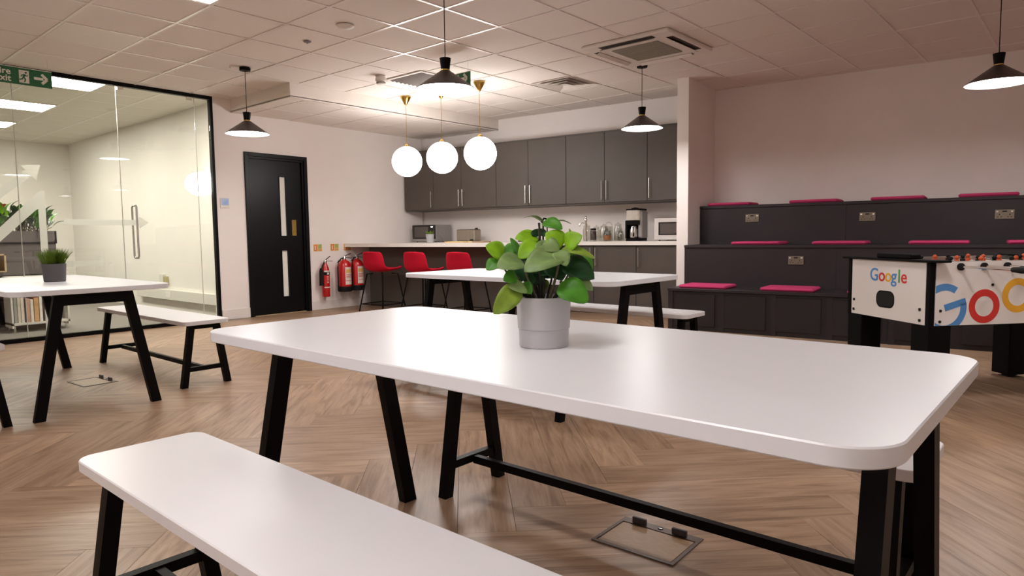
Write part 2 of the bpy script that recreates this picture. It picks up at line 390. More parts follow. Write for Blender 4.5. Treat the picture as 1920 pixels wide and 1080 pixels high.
for i in range(-9, 13):
    for j in range(-14, 10):
        q = cell(i, j); cp = clip(q, room_planes)
        if not cp or parea(cp) < .004 or inbulk(cp) or (i, j) in LEDS or (i, j) == OFFP: continue
        if parea(cp) > .999*GXP*GYP and seen(cp, CZ) > 30:
            o = bpy.data.objects.new('ceiling_tile', tm); COL.objects.link(o); o.parent = ce; o.location = (q[0][0], q[0][1], random.uniform(0, .0015)); n_t += 1
        elif seen(cp, CZ) > 30: MB().prism(cp, CZ+.005, CZ+.03).build('ceiling_tile', TILE, ce)
        else: tr.prism(cp, CZ+.005, CZ+.03)
e = tr.build('edge_tiles', TILE, ce); e['kind'] = 'stuff'
for i in range(-9, 14):
    x = GX0+i*GXP; p = clip([(x-.011, -9), (x+.011, -9), (x+.011, 12), (x-.011, 12)], room_planes)
    if p: MB().prism(p, CZ, CZ+.012).build('grid_bar', GRID, ce)
for j in range(-14, 10):
    y = GY0+j*GYP; p = clip([(-12, y-.011), (6, y-.011), (6, y+.011), (-12, y+.011)], room_planes)
    if p: MB().prism(p, CZ+.0005, CZ+.0125).build('grid_bar', GRID, ce)
# bulkhead along the left wall
BZ = 2.535
bp = clip(ROOM, bulk)
bo = MB().prism(bp, BZ+.012, CZ+.02).build('ceiling_bulkhead', BAFFLE); bo['kind'] = 'structure'
bt = clip(ROOM, [(1, 0, -6.775), (0, -1, -4.13)])
for i in range(-9, -4):
    for j in range(0, 9):
        q = [(x-.2, y+.1) for x, y in cell(i, j)]; q = [(q[0][0]+.008, q[0][1]+.008), (q[1][0]-.008, q[1][1]+.008), (q[2][0]-.008, q[2][1]-.008), (q[3][0]+.008, q[3][1]-.008)]
        cp = clip(q, room_planes+[(1, 0, -6.775), (0, -1, -4.13)])
        if cp and parea(cp) > .01: MB().prism(cp, BZ+.003, BZ+.02).build('ceiling_tile', TILE, bo)
MB().prism(clip(ROOM, [(1, 0, -6.745), (0, -1, -4.10), (-1, 0, 6.775)]), BZ, BZ+.02).build('edge_trim', BAFFLE, bo)
MB().prism(clip(ROOM, [(1, 0, -6.775), (0, -1, -4.10), (0, 1, 4.13)]), BZ, BZ+.02).build('edge_trim', BAFFLE, bo)

# walls
TEND = 4.5
GL0, GL1 = -3.9, 1.066                                  # glass front from .. to along the left wall
wl = MB()
D0, D1, DH = 1.448, 2.355, 2.082
wl.box(GL1, D0+.02, 0, .12, 0, CZ+.03); wl.box(D1-.02, TEND, 0, .12, 0, CZ+.03); wl.box(D0+.02, D1-.02, 0, .12, DH-.02, CZ+.03)
wl.box(-6.3, GL0, 0, .12, 0, CZ+.03)
o = wl.build('wall_left', WALL, None, LWp(0, 0), LA); o['kind'] = 'structure'
b = MB(); b.box(GL1+.01, D0, -.014, 0, 0, .125, .003); b.box(D1, 3.79, -.014, 0, 0, .125, .003)
o = b.build('baseboard_left', mat('skirting_white', (.74, .68, .645), .5, var=.01), None, LWp(0, 0), LA); o['kind'] = 'structure'
o = MB().box(-7.6, 4.2, NB, NB+.15, 0, CZ+.03).build('wall_back', WALL, None, (0, 0, 0), WA); o['kind'] = 'structure'
o = MB().box(-2.83, -2.70, 7.29, NB, 0, CZ+.01).build('wall_partition', WALL, None, (0, 0, 0), WA); o['kind'] = 'structure'
o = MB().box(XR, XR+.15, YF-.15, 8.8, 0, CZ+.03).build('wall_right', WALL); o['kind'] = 'structure'
o = MB().box(-8.2, XR+.15, YF-.15, YF, 0, CZ+.03).build('wall_front', WALL); o['kind'] = 'structure'

# ------------------------------------------------------------------ glass front (window_1) and office behind it
g = struct('window_1', LWp(0, 0), LA)
MB().box(GL0, GL1, -.02, .04, CZ-.035, CZ+.02).build('frame_rail', BLACK, g)
MB().box(GL0, GL1, -.02, .04, 0, .042).build('frame_rail', BLACK, g)
MB().box(GL1-.032, GL1, -.02, .04, .042, CZ-.035).build('frame_post', BLACK, g)
MB().box(GL0, GL0+.032, -.02, .04, .042, CZ-.035).build('frame_post', BLACK, g)
joints = [GL0+.032, -2.45, -.935, .006, .858, GL1-.032]
panes = []
for a, b_ in zip(joints[:-1], joints[1:]):
    p = MB().box(a+.003, b_-.003, .004, .014, .043, CZ-.036).build('glass_pane', GLASS, g); panes.append(p)
for t in joints[1:-1]: MB().box(t-.0028, t+.0028, .003, .015, .043, CZ-.036).build('edge_seal', SEAL, g)
for t in (.05, .80): MB().box(t-.03, t+.03, -.004, .022, CZ-.075, CZ-.036, .002).build('door_patch', CHROME, g)
h = MB()
for sd in (-1, 1):
    y = .009+sd*.055
    h.tube([(.13, .009, .80), (.13, y*.7, .80), (.13, y, .815), (.13, y, 1.36), (.13, y*.7, 1.375), (.13, .009, 1.375)], .011, 10)
h.build('pull_handle', CHROME, panes[3])
def decal(poly, parent):
    n = len(poly); m = MB(); m.add([(x, .0165, z) for x, z in poly]+[(x, .0150, z) for x, z in poly], [tuple(range(n)), tuple(range(n, 2*n))[::-1]]+[(i, (i+1) % n, n+(i+1) % n, n+i) for i in range(n)])
    return m.build('arrow_decal', FROST, parent)
def arrow(p, q, w, hw, hl):
    p, q = Vector(p), Vector(q); d = (q-p).normalized(); n = Vector((-d.y, d.x)); e = q-d*hl
    return [tuple(x) for x in (p-n*w/2, e-n*w/2, e-n*hw/2, q, e+n*hw/2, e+n*w/2, p+n*w/2)]
decal(arrow((-1.65, .98), (-.735, 1.76), .075, .19, .135), panes[2])
decal([(-1.75, .46), (-1.75, .36), (-.775, 1.33), (-.775, .06), (-.712, .06), (-.712, 1.50), (-.755, 1.50)], panes[2])
decal(arrow((-.56, 1.19), (.278, 1.19), .06, .13, .10), panes[2])
decal(arrow((-.60, .757), (-.12, .757), .06, .15, .12), panes[2])
# office shell
o = MB().box(-14, -8.07, -2.4, 4.12, -.1, 0).build('floor_office', CARPET); o['kind'] = 'structure'
oc = MB().box(-14, -8.11, -2.4, 4.12, CZ, CZ+.1).build('ceiling_office', mat('office_ceiling', (.66, .62, .54), .9, var=.04, scale=200)); oc['kind'] = 'structure'
for i in range(10): MB().box(-8.12-.6*i-.01, -8.12-.6*i+.01, -2.3, 4, CZ-.002, CZ).build('grid_bar', GRID, oc)
for j in range(10): MB().box(-13.9, -8.13, 3.98-.6*j-.61, 3.98-.6*j-.59, CZ-.0025, CZ).build('grid_bar', GRID, oc)
o = MB().box(-14, -8.18, 4.0, 4.12, 0, CZ).build('wall_office_right', OFFW); o['kind'] = 'structure'
o = MB().box(-14, -13.85, -2.4, 4.0, 0, CZ).build('wall_office_back', OFFW); o['kind'] = 'structure'
o = MB().box(-14, -8.12, -2.5, -2.4, 0, CZ).build('wall_office_left', OFFW); o['kind'] = 'structure'
for k, (x0, lab) in enumerate(((-8.68, 'square lit ceiling panel just behind the glass front'), (-10.48, 'square lit ceiling panel in the middle of the glass office'), (-12.3, 'square lit ceiling panel deepest in the glass office'))):
    t = thing('ceiling_panel_light', lab, 'ceiling light', (x0+.3, 2.46, CZ), 0, 'office ceiling panels')
    MB().box(-.3, .3, -.3, .3, -.012, -.003).build('diffuser', RPANEL, t)
    f = MB(); f.box(-.305, .305, -.305, -.29, -.014, 0); f.box(-.305, .305, .29, .305, -.014, 0); f.box(-.305, -.29, -.29, .29, -.014, 0); f.box(.29, .305, -.29, .29, -.014, 0); f.build('frame', GRID, t)
# cable trunking on the office wall
t = thing('cable_trunking', 'long white cable trunking box low on the glass office wall', 'trunking', (-10.9, 4.0, 0))
MB().box(0, 2.6, -.07, 0, .16, .30, .004).build('cover', SHELFW, t); MB().box(1.05, 1.2, -.076, -.07, .19, .27, .002).build('socket_plate', OFFW, t)
t = thing('wall_file_holder', 'small cream holder with two files on the office wall above the trunking', 'file holder', (-10.15, 4.0, .36))
MB().box(0, .16, -.035, 0, 0, .15, .003).build('tray', SHELFW, t)
MB().box(.17, .19, -.05, 0, 0, .12, .003).build('folder', mat('folder_tan', (.50, .44, .26), .7), t); MB().box(.23, .25, -.05, 0, 0, .12, .003).build('folder', MATS['folder_tan'], t)
# glowing globe added behind the right pane to give its bright oval
t = thing('oval_glow', 'white round glowing globe added for the bright oval in the glass beside the black frame', 'added glow', (-8.40, 3.815, 1.675))
MB().sphere((0, 0, 0), .165, 28, 16, .88).build('globe', emis('oval_glow_emission', (1, .95, .88), 2.2), t)
m = MB(); m.tube([(0, .155, 0), (0, .185, 0)], .03, 16); m.build('added_mount', CHROME, t)  # mount made up to hold the added globe

# planter unit with shelves behind the glass
t = thing('planter_cabinet', 'dark storage cabinet topped by a planter behind the glass', 'cabinet', (-9.2, 1.2, 0))
c = MB(); H = 1.115
c.box(-.42, 0, 0, .20, .04, .97); c.box(-.42, -.36, .2, 1.27, .04, .97); c.box(-.42, 0, 1.215, 1.27, .04, .97); c.box(-.42, 0, .20, 1.215, .62, .66); c.box(-.42, 0, .2, .66, .04, .62); c.box(-.42, 0, .2, 1.215, .86, .97); c.box(-.40, -.02, .02, 1.25, 0, .04)
c.box(-.40, 0, .78, 1.215, .66, .86)
c.build('body', PLANTER, t)
MB().box(-.36, 0, .20, .215, .66, .86).build('niche_side', OAK, t); MB().box(-.36, .006, .765, .782, .66, .86).build('niche_side', OAK, t); MB().box(-.36, .006, .2, .782, .845, .862).build('niche_top', OAK, t); MB().box(-.36, 0, .215, .765, .66, .672).build('niche_floor', OAK, t)
MB().box(-.36, -.34, .215, .765, .67, .85).build('niche_back', OAK, t)
tr_ = MB(); tr_.box(-.44, .01, -.01, 1.28, .97, .99); tr_.box(-.01, .01, -.01, 1.28, .97, H); tr_.box(-.44, -.42, -.01, 1.28, .97, H); tr_.box(-.44, .01, 1.26, 1.28, .97, H); tr_.box(-.44, .01, -.01, .01, .97, H); tr_.build('trough', PLANTER, t)
MB().box(-.42, -.01, .01, 1.26, .99, 1.08).build('soil', SOIL, t)
sh = thing('open_shelf', 'white open shelf unit holding books behind the left table legs', 'shelf', (-9.13, 1.93, 0))
s_ = MB(); s_.box(-.05, .0, 0, .02, .05, .60); s_.box(-.05, .0, .53, .55, .05, .60); s_.build('upright', SHELFW, sh)
MB().box(-.055, .24, 0, .55, .08, .105).build('shelf_board', SHELFW, sh); MB().box(-.055, .24, 0, .55, .585, .61).build('shelf_board', SHELFW, sh)
MB().box(0, .24, -.0, .018, .05, .60).build('side_panel', SHELFW, sh); MB().box(0, .24, .532, .55, .05, .60).build('side_panel', SHELFW, sh); MB().box(-.06, -.05, 0, .55, .05, .6).build('back_panel', PLANTER, sh)
for (x, y) in ((.2, .03), (.2, .52), (-.03, .03), (-.03, .52)): MB().lathe([(.012, 0), (.012, .08)], x, y, 8).build('foot', CHROME, sh)
bk = [(.03, .30, (150, 150, 140)), (.028, .28, (205, 195, 180)), (.032, .28, (215, 205, 190)), (.016, .26, (60, 40, 35)), (.035, .26, (190, 150, 130)), (.03, .25, (225, 215, 200)), (.05, .27, (150, 90, 70)), (.03, .28, (230, 225, 215)), (.02, .22, (60, 35, 30))]
bl = ['grey', 'off-white', 'second off-white', 'thin dark', 'tan', 'white', 'brown patterned', 'tall white', 'short dark']
y = .03
for (wd, hh, cc), nm in zip(bk, bl):
    bkx = thing('book', nm+' spined book on the white shelf behind the glass', 'book', (-9.13+.06, 1.93+y, .105), 0, 'books on the office shelf')
    MB().box(0, .16, 0, wd-.002, 0, hh, .002).build('cover', mat('book_'+nm.replace(' ', '_'), lin(cc), .6, var=.1, scale=60), bkx)
    MB().box(.004, .161, .004, wd-.006, .006, hh-.006).build('spine_label', mat('book_band', lin((200, 160, 110)), .6), bkx) if wd > .045 else None
    y += wd+.002
bt = thing('bottle', 'dark slim bottle standing before the books on the white shelf', 'bottle', (-9.0, 2.20, .105)); MB().lathe([(.022, 0), (.024, .02), (.024, .30), (.010, .36), (.010, .44), (.012, .45)], seg=14).build('body', RUBBER, bt); MB().lathe([(.0125, .44), (.0125, .465), (.0, .468)], seg=12).build('cap', BLACK, bt)

# ------------------------------------------------------------------ leaves
def leaf_mesh(mb, base, tip, width, nrm, fold=.16, arch=.12, shape=1.0, nu=7, nv=4, wave=0.0):
    base, tip, nrm = Vector(base), Vector(tip), Vector(nrm)
    d = tip-base; L = d.length; d.normalize(); s = d.cross(nrm)
    if s.length < 1e-4: s = d.cross(Vector((.3, .5, .8)))
    s.normalize(); n = s.cross(d).normalized(); vs = []; fs = []
    for i in range(nu+1):
        u = i/nu; hw = width/2*max(.0, math.sin(PI*min(1, u**(.80*shape)))**.60) if 0 < u < 1 else width*.012
        c = base+d*(L*u)+n*(arch*L*(math.sin(PI*u)-.0))
        for j in range(nv+1):
            v = (j/nv-.5)*2
            vs.append(c+s*(hw*v)+n*(fold*hw*abs(v)+wave*hw*math.sin(u*9+v*2)))
    for i in range(nu):
        for j in range(nv): a = i*(nv+1)+j; fs.append((a, a+1, a+nv+2, a+nv+1))
    mb.add(vs, fs, True); return mb
def office_plant(name, lab, loc, n, hmax, spread, mats, seed):
    r = random.Random(seed); t = thing(name, lab, 'plant', loc, 0, 'plants in the office planter')
    for k in range(n):
        a = r.uniform(0, 2*PI); el = r.uniform(.5, 1.4); L = r.uniform(.55, 1.0)*hmax
        b = Vector((r.uniform(-.05, .05), r.uniform(-.07, .07), 0)); d = Vector((math.cos(a)*math.cos(el)*spread, math.sin(a)*math.cos(el)*spread, math.sin(el)))
        m = b+d*L*.45
        MB().tube([b, (b+m)/2, m], .004, 6).build('stem', STEM, t)
        lf = MB(); leaf_mesh(lf, m, m+Vector((d.x, d.y, d.z*.5))*L*.62, r.uniform(.05, .09), (d.x*.4, d.y*.4, 1), .2, .18); o = lf.build('leaf', mats[k % len(mats)], t)
    return t
office_plant('potted_foliage', 'leafy green plant with an orange flower at the left of the planter', (-9.38, 1.98, 1.08), 44, .56, .75, [LEAF[1], LEAF[0], LEAF[3]], 3)
office_plant('potted_foliage', 'leafy green plant in the middle of the office planter', (-9.40, 2.17, 1.08), 44, .52, .75, [LEAF[3], LEAF[1], LEAF[0]], 4)
office_plant('potted_foliage', 'spiky green plant at the right end of the office planter', (-9.38, 2.34, 1.08), 40, .48, .95, [LEAF[3], LEAF[1]], 5)
office_plant('potted_foliage', 'leafy green plant at the cut-off left side of the planter', (-9.38, 1.70, 1.08), 36, .54, .8, [LEAF[1], LEAF[0], LEAF[3]], 9)
fl_ = thing('flower', 'small orange flower among the leaves at the planter left', 'flower', (-9.15, 1.98, 1.08))
MB().tube([(0, 0, 0), (.02, .01, .18), (.03, .0, .30)], .004, 6).build('stem', STEM, fl_)
for k in range(5):
    m = MB(); a = k*2*PI/5; leaf_mesh(m, (.03, 0, .30), (.03+.05*math.cos(a), .05*math.sin(a), .335), .03, (0, 0, 1)); m.build('petal', PLAYO, fl_)

# ------------------------------------------------------------------ black door
d = struct('door_1', LWp(0, 0), LA)
f = MB()
for (a, b_, z0, z1) in ((D0, D0+.05, 0, DH), (D1-.05, D1, 0, DH), (D0+.05, D1-.05, DH-.05, DH)): f.box(a, b_, -.022, .10, z0, z1, .003)
f.build('frame', DOORBLK, d)
f = MB()
for (a, b_, z0, z1) in ((D0+.05, D0+.075, 0, DH-.05), (D1-.075, D1-.05, 0, DH-.05), (D0+.075, D1-.075, DH-.075, DH-.05)): f.box(a, b_, .0, .10, z0, z1)
f.build('door_stop', DOORBLK, d)
V = [(1.955, 2.045, 1.03, 1.80), (1.955, 2.045, .225, .835)]
x0, x1 = D0+.078, D1-.078
lf = MB(); lf.box(x0, V[0][0], .03, .075, .006, DH-.078); lf.box(V[0][1], x1, .03, .075, .006, DH-.078)
for z0, z1 in ((.006, .225), (.835, 1.03), (1.80, DH-.078)): lf.box(V[0][0], V[0][1], .03, .075, z0, z1)
leaf = lf.build('door_leaf', DOORBLK, d)
PANEG = mat('vision_glass', (.80, .79, .73), .12, var=.05, scale=3)
for a, b_, z0, z1 in V:
    p = MB().box(a, b_, .048, .056, z0, z1).build('vision_pane', PANEG, leaf)
    b = MB(); b.box(a-.012, a, .024, .03, z0-.012, z1+.012); b.box(b_, b_+.012, .024, .03, z0-.012, z1+.012); b.box(a, b_, .024, .03, z0-.012, z0); b.box(a, b_, .024, .03, z1, z1+.012); b.build('glazing_bead', DOORBLK, leaf)
MB().box(2.12, 2.185, .0265, .0305, 1.03, 1.24, .001).build('push_plate', BRASS, leaf)
MB().lathe([(.012, 0), (.012, .02), (.0, .024)], 0, 0, 12).build('plate_boss', BRASS, leaf, (2.152, .02, 1.07))
o = MB().box(D0, D1, .0, .10, .0, .006).build('threshold', OAK, d)
MB().box(D0+.02, D1-.02, .105, .118, 0, DH).build('back_board', DOORBLK, d)
t = thing('wall_notice', 'small pale blue framed notice on the wall beside the black door', 'notice', LWp(1.173, 0, 1.376), LA)
MB().box(-.058, .058, -.012, 0, 0, .122, .003).build('frame', SHELFW, t); MB().box(-.047, .047, -.0135, -.012, .03, .115).build('picture', BLUEP, t)
m = MB(); m.add([(-.03, -.0145, .05), (.035, -.0145, .05), (.035, -.0145, .105), (-.03, -.0136, .05), (.035, -.0136, .05), (.035, -.0136, .105)], [(0, 1, 2), (5, 4, 3), (0, 3, 4, 1), (1, 4, 5, 2), (2, 5, 3, 0)]); m.build('print', mat('print_sky', (.25, .40, .72), .5), t)

# ------------------------------------------------------------------ extinguishers and signs
def lab_block(t, w, z0, z1, r, m, name='label', a0=-.7, a1=.7, cx=0, cy=0):
    n = 8; vs = []; fs = []
    for k in range(n+1):
        a = -PI/2+a0+(a1-a0)*k/n
        for z in (z0, z1): vs.append((cx+(r+.0012)*math.cos(a), cy+(r+.0012)*math.sin(a), z))
    for k in range(n): fs.append((2*k, 2*k+2, 2*k+3, 2*k+1))
    return MB().add(vs, fs, True).build(name, m, t)
def water_ext(label, tt, z0, hx=-.108):
    t = thing('fire_extinguisher', label, 'fire extinguisher', LWp(tt, -.115, z0), LA, 'red water extinguishers on the wall')
    R = .092
    body = MB().lathe([(R-.01, .06), (R, .07), (R, .36), (R-.01, .40), (R-.035, .43), (.03, .445), (.026, .46)], seg=28).build('cylinder', EXT, t)
    MB().lathe([(R+.002, 0), (R+.005, .01), (R+.005, .065), (R+.002, .075)], seg=28).build('base_ring', RUBBER, t)
    lab_block(t, 0, .10, .345, R, PAPER, 'label', -.55, .75)
    lab_block(t, 0, .265, .315, R+.0008, YEL, 'label_stripe', -.45, .65)
    for z in (.24, .225, .21, .195, .15): lab_block(t, 0, z, z+.006, R+.0008, EXT, 'label_text', -.4, .6)
    v = MB().lathe([(.026, .455), (.028, .47), (.02, .485), (.016, .50)], seg=14).build('valve', CHROME, t)
    MB().bar((-.01, 0, .485), (.11, -.02, .465), .022, .008).build('handle', RUBBER, t)
    MB().bar((-.015, 0, .49), (.10, -.02, .535), .022, .006).build('lever', RUBBER, t)
    MB().tube([(-.01, -.01, .475), (-.06, -.015, .468), (hx+.01, -.03, .42), (hx, -.035, .34), (hx, -.035, .18), (hx, -.035, .09)], .0095, 8).build('hose', RUBBER, t)
    MB().tube([(hx, -.035, .10), (hx, -.035, .015)], .012, 8).build('nozzle', RUBBER, t)
    MB().box(-.03, .03, R-.01, .115, .38, .44).build('bracket', CHROME, t)
water_ext('fat red extinguisher beside the slim one, yellow striped label', 2.845, .235, -.14)
water_ext('fat red extinguisher nearest the red bar stools', 3.062, .24)
t = thing('fire_extinguisher', 'slim red extinguisher with black horn next to the black door', 'fire extinguisher', LWp(2.545, -.085, .18), LA)
R = .055
MB().lathe([(R-.008, 0), (R, .012), (R, .36), (R-.01, .40), (.022, .455), (.02, .47)], seg=24).build('cylinder', EXT, t)
lab_block(t, 0, .30, .345, R, RUBBER, 'label', -1.1, 1.1); lab_block(t, 0, .308, .337, R+.001, SIGNW, 'label_badge', -.25, .3); lab_block(t, 0, .345, .365, R, PAPER, 'label_band', -1.0, 1.0); lab_block(t, 0, .125, .14, R, PAPER, 'label_band', -1.0, 1.0)
for z in (.275, .255, .235, .215, .195): lab_block(t, 0, z, z+.007, R, PAPER, 'label_text', -.3, .2)
MB().lathe([(.02, .465), (.024, .48), (.015, .51)], seg=12).build('valve', CHROME, t)
MB().bar((-.02, 0, .495), (.11, -.01, .49), .02, .006).build('handle', RUBBER, t); MB().bar((-.01, 0, .50), (.075, -.01, .56), .02, .006).build('lever', RUBBER, t)
MB().tube([(-.01, 0, .49), (-.05, -.01, .44), (-.075, -.015, .38)], .009, 8).build('hose', RUBBER, t)
MB().lathe([(.016, .40), (.026, .36), (.030, .18), (.034, .16)], -.078, -.012, 14).build('horn', RUBBER, t)
MB().box(-.02, .02, R-.01, .085, .34, .37).build('bracket', CHROME, t)
for tt, zz, w_, lab in ((2.49, .86, .14, 'orange and cream fire sign nearest the black door'), (2.77, .861, .14, 'orange and cream fire sign in the middle of the three'), (2.99, .86, .13, 'orange and cream fire sign half hidden by the counter end')):
    t = thing('fire_sign', lab, 'sign', LWp(tt, 0, zz), LA, 'fire point signs above the extinguishers')
    MB().box(-w_/2, w_/2, -.004, 0, -.05, .05, .001).build('plate', CREAM, t)
    MB().box(-w_/2+.006, -.005, -.0055, -.004, -.044, .044).build('red_panel', ORANGE, t); MB().box(-w_/2+.022, -w_/2+.036, -.007, -.0055, -.03, .025).build('pictogram', SIGNW, t)
    MB().box(.005, w_/2-.006, -.0055, -.004, -.01, .044).build('green_panel', mat('sign_lime', (.36, .42, .12), .5), t)
    MB().box(.005, w_/2-.006, -.0055, -.004, -.044, -.014).build('text_panel', mat('sign_amber', (.66, .34, .10), .5), t)

# ------------------------------------------------------------------ kitchen
CF0 = 7.72
def cab_door(parent, x0, x1, z0, z1, y, hx, hz0, hz1):
    dr = MB().box(x0+.0025, x1-.0025, y-.02, y, z0+.002, z1-.002, .0015).build('door', CAB, parent)
    h = MB(); h.tube([(hx, y-.045, hz0), (hx, y-.045, hz1)], .0062, 8)
    for z in (hz0+.03, hz1-.03): h.tube([(hx, y-.02, z), (hx, y-.045, z)], .004, 6)
    h.build('handle', STEEL, dr)
units = [(-7.43, -6.80, [(-7.43, -6.80, -6.835)], 'grey wall cabinet in the corner behind the left globe lamp'),
         (-6.80, -5.63, [(-6.80, -6.26, -6.295), (-6.26, -5.63, -6.225)], 'grey two-door wall cabinet behind the globe lamps'),
         (-5.63, -4.50, [(-5.63, -5.09, -5.128), (-5.09, -4.50, -5.055)], 'grey two-door wall cabinet right of the globe lamps above the plant'),
         (-4.50, -3.365, [(-4.50, -3.94, -3.972), (-3.94, -3.365, -3.908)], 'grey two-door wall cabinet above the coffee maker'),
         (-3.365, -2.832, [(-3.365, -2.832, -3.332)], 'grey single-door wall cabinet against the white partition')]
for a, b_, drs, lab in units:
    t = thing('wall_cabinet', lab, 'cabinet', W(a, CF0, 1.385), WA, 'grey wall cabinets')
    x_l = .04 if a < -7 else .001
    c = MB(); c.box(x_l, b_-a-.001, .001, NB-CF0-.003, 0, .885); c.build('body', CAB, t)
    for (p, q, hx) in drs: cab_door(t, max(p-a, x_l), q-a, .012, .885, 0, hx-a, .045, .285)
    MB().box(x_l, b_-a-.001, -.006, .03, .886, .905).build('cornice', CABIN, t)
BF = 7.55
for k, (a, b_, hx, lab) in enumerate(((-4.60, -4.01, -4.045, 'grey base cabinet behind the big potted plant'), (-4.01, -3.43, -3.975, 'grey base cabinet below the glass jars'), (-3.43, -2.832, -3.395, 'grey base cabinet against the white partition'))):
    t = thing('base_cabinet', lab, 'cabinet', W(a, BF, 0), WA, 'grey base cabinets')
    MB().box(.001, b_-a-.001, .001, NB-BF-.004, .10, .858).build('body', CABIN, t); MB().box(.001, b_-a-.001, .05, .066, 0, .10).build('plinth', CABIN, t)
    cab_door(t, .001, b_-a-.001, .105, .85, 0, hx-a, .60, .83)
# bar base
t = thing('breakfast_bar', 'dark grey panelled bar base behind the red stools', 'bar', W(-7.325, 6.87, 0), WA)
L = 7.325-4.62
for k in range(3):
    a, b_ = k*L/3, (k+1)*L/3
    MB().box(a+.0015, b_-.0015, 0, .022, .0, .858).build('front_panel', CAB, t)
MB().box(0, .02, .022, .66, 0, .858).build('end_panel', CAB, t); MB().box(L-.02, L, .022, .66, 0, .858).build('end_panel', CAB, t); MB().box(.02, L-.02, .022, .66, .05, .855).build('carcass', CABIN, t)
# worktop (bar and kitchen run in one)
def lws(n): return -7.5168+(n-6.532)*.0662+.004
wt = MB().prism([(lws(6.57), 6.57), (-4.55, 6.57), (-4.55, 7.50), (-2.834, 7.50), (-2.834, NB-.002), (lws(NB), NB-.002)], .862, .908).build('worktop', WORK, None, (0, 0, 0), WA)
tag(wt, 'long white worktop of the bar and kitchen counter', 'worktop')

def stool(loc, label):
    t = thing('bar_stool', label, 'bar stool', loc, WA, 'red bar stools')
    pr = [(.215, .560, .185), (.20, .550, .20), (.12, .536, .21), (0, .53, .215), (-.10, .53, .215), (-.17, .548, .212), (-.208, .605, .21), (-.215, .68, .205), (-.228, .75, .195), (-.236, .79, .18), (-.239, .805, .16)]
    vs = []; fs = []; nv = 8
    for k, (y, z, hw) in enumerate(pr):
        for j in range(nv+1):
            v = (j/nv-.5)*2; lift = .035*abs(v)**3*(1 if k < 6 else 0)
            fw = .06*abs(v)**2.5*(1 if k >= 5 else (.3 if k == 4 else 0))
            vs.append((v*hw, y+fw, z+lift))
    for k in range(len(pr)-1):
        for j in range(nv): a = k*(nv+1)+j; fs.append((a, a+1, a+nv+2, a+nv+1))
    o = MB().add(vs, fs, True).build('seat_shell', RED, t)
    md = o.modifiers.new('thickness', 'SOLIDIFY'); md.thickness = .03; md.offset = -1; md2 = o.modifiers.new('smooth', 'SUBSURF'); md2.levels = 1; md2.render_levels = 1
    tops = [(-.15, .15), (.15, .15), (.15, -.13), (-.15, -.13)]; feet = [(-.22, .22), (.22, .22), (.22, -.22), (-.22, -.22)]
    for (a, b_), (c, d_) in zip(tops, feet): MB().tube([(a*.6, b_*.6, .508), (a, b_, .502), (c, d_, .0)], .009, 8).build('leg', BLACK, t)
    def at(i, z): a, b_ = tops[i]; c, d_ = feet[i]; q = z/.502; return (c+(a-c)*q, d_+(b_-d_)*q, z)
    for i in range(4): MB().tube([at(i, .10), at((i+1) % 4, .10)], .007, 6).build('footrest', BLACK, t)
for s_, lab in ((-6.655, 'red bar stool nearest the fire extinguishers'), (-5.90, 'red bar stool in the middle of the three'), (-5.19, 'red bar stool nearest the big potted plant')):
    stool(W(s_, 6.46, 0), lab)

WTZ = .908
t = thing('microwave', 'grey microwave with black door in the kitchen corner', 'microwave', W(-7.26, 7.72, WTZ), WA)
MB().box(0, .47, .01, .37, .012, .265, .006).build('body', MIC, t); MB().box(0, .47, -.004, .01, .05, .262, .002).build('front', SCREEN, t); MB().box(.05, .33, -.007, -.004, .075, .235).build('window', SCREEN2, t)
MB().box(.385, .42, -.007, -.004, .225, .24).build('display', LEDB, t); MB().box(0, .47, -.005, .01, .012, .05).build('trim', MIC, t)
for x, y in ((.05, .05), (.42, .05), (.05, .32), (.42, .32)): MB().lathe([(.012, 0), (.012, .012)], x, y, 8).build('foot', RUBBER, t)
t = thing('power_cable', 'grey cable loop beside the kitchen corner microwave', 'cable', W(-6.78, 7.8, WTZ)); MB().tube([(0, 0, .13), (.06, -.01, .10), (.10, -.02, .06), (.08, -.01, .025), (.02, 0, .008), (-.04, 0, .006)], .006, 8).build('cable', MIC, t)
t = thing('toaster', 'steel toaster on the kitchen worktop', 'toaster', W(-6.41, 7.75, WTZ), WA)
MB().box(0, .335, 0, .17, .012, .185, .012).build('body', TOAST, t); MB().box(.225, .232, -.003, 0, .015, .18).build('seam_strip', CHROME, t); MB().box(.265, .32, -.005, 0, .02, .04).build('control', RUBBER, t)
for y in (.045, .105): MB().box(.03, .30, y, y+.022, .1845, .187).build('slot', RUBBER, t)
MB().box(.30, .33, .07, .1, .187, .205).build('lever', RUBBER, t); MB().box(.01, .325, .01, .16, 0, .012).build('base', RUBBER, t)
t = thing('succulent_pot', 'small light grey pot with lime green sprig on the bar', 'pot plant', W(-6.08, 6.80, WTZ)); t.scale = (1.25, 1.25, 1.2)
MB().lathe([(.032, 0), (.036, .004), (.045, .10), (.040, .10), (.038, .09)], seg=20).build('pot', mat('pale_pot', (.30, .295, .30), .5), t); MB().lathe([(.0, .088), (.038, .09)], seg=20, cap=False).build('soil', SOIL, t)
for k in range(14):
    a = k*2.4; m = MB(); leaf_mesh(m, (.015*math.cos(a), .015*math.sin(a), .09), (.055*math.cos(a), .055*math.sin(a), .115+.01*(k % 3)), .02, (0, 0, 1)); m.build('leaf', LEAF[4], t)
t = thing('chopping_board', 'pale wooden chopping board lying on the bar', 'chopping board', W(-5.97, 6.95, WTZ), WA); MB().slab(0, .34, 0, .22, 0, .018, .02).build('board', WOODB, t); MB().tube([(.34, .11, .009), (.40, .11, .009)], .009, 8).build('grip', WOODB, t)
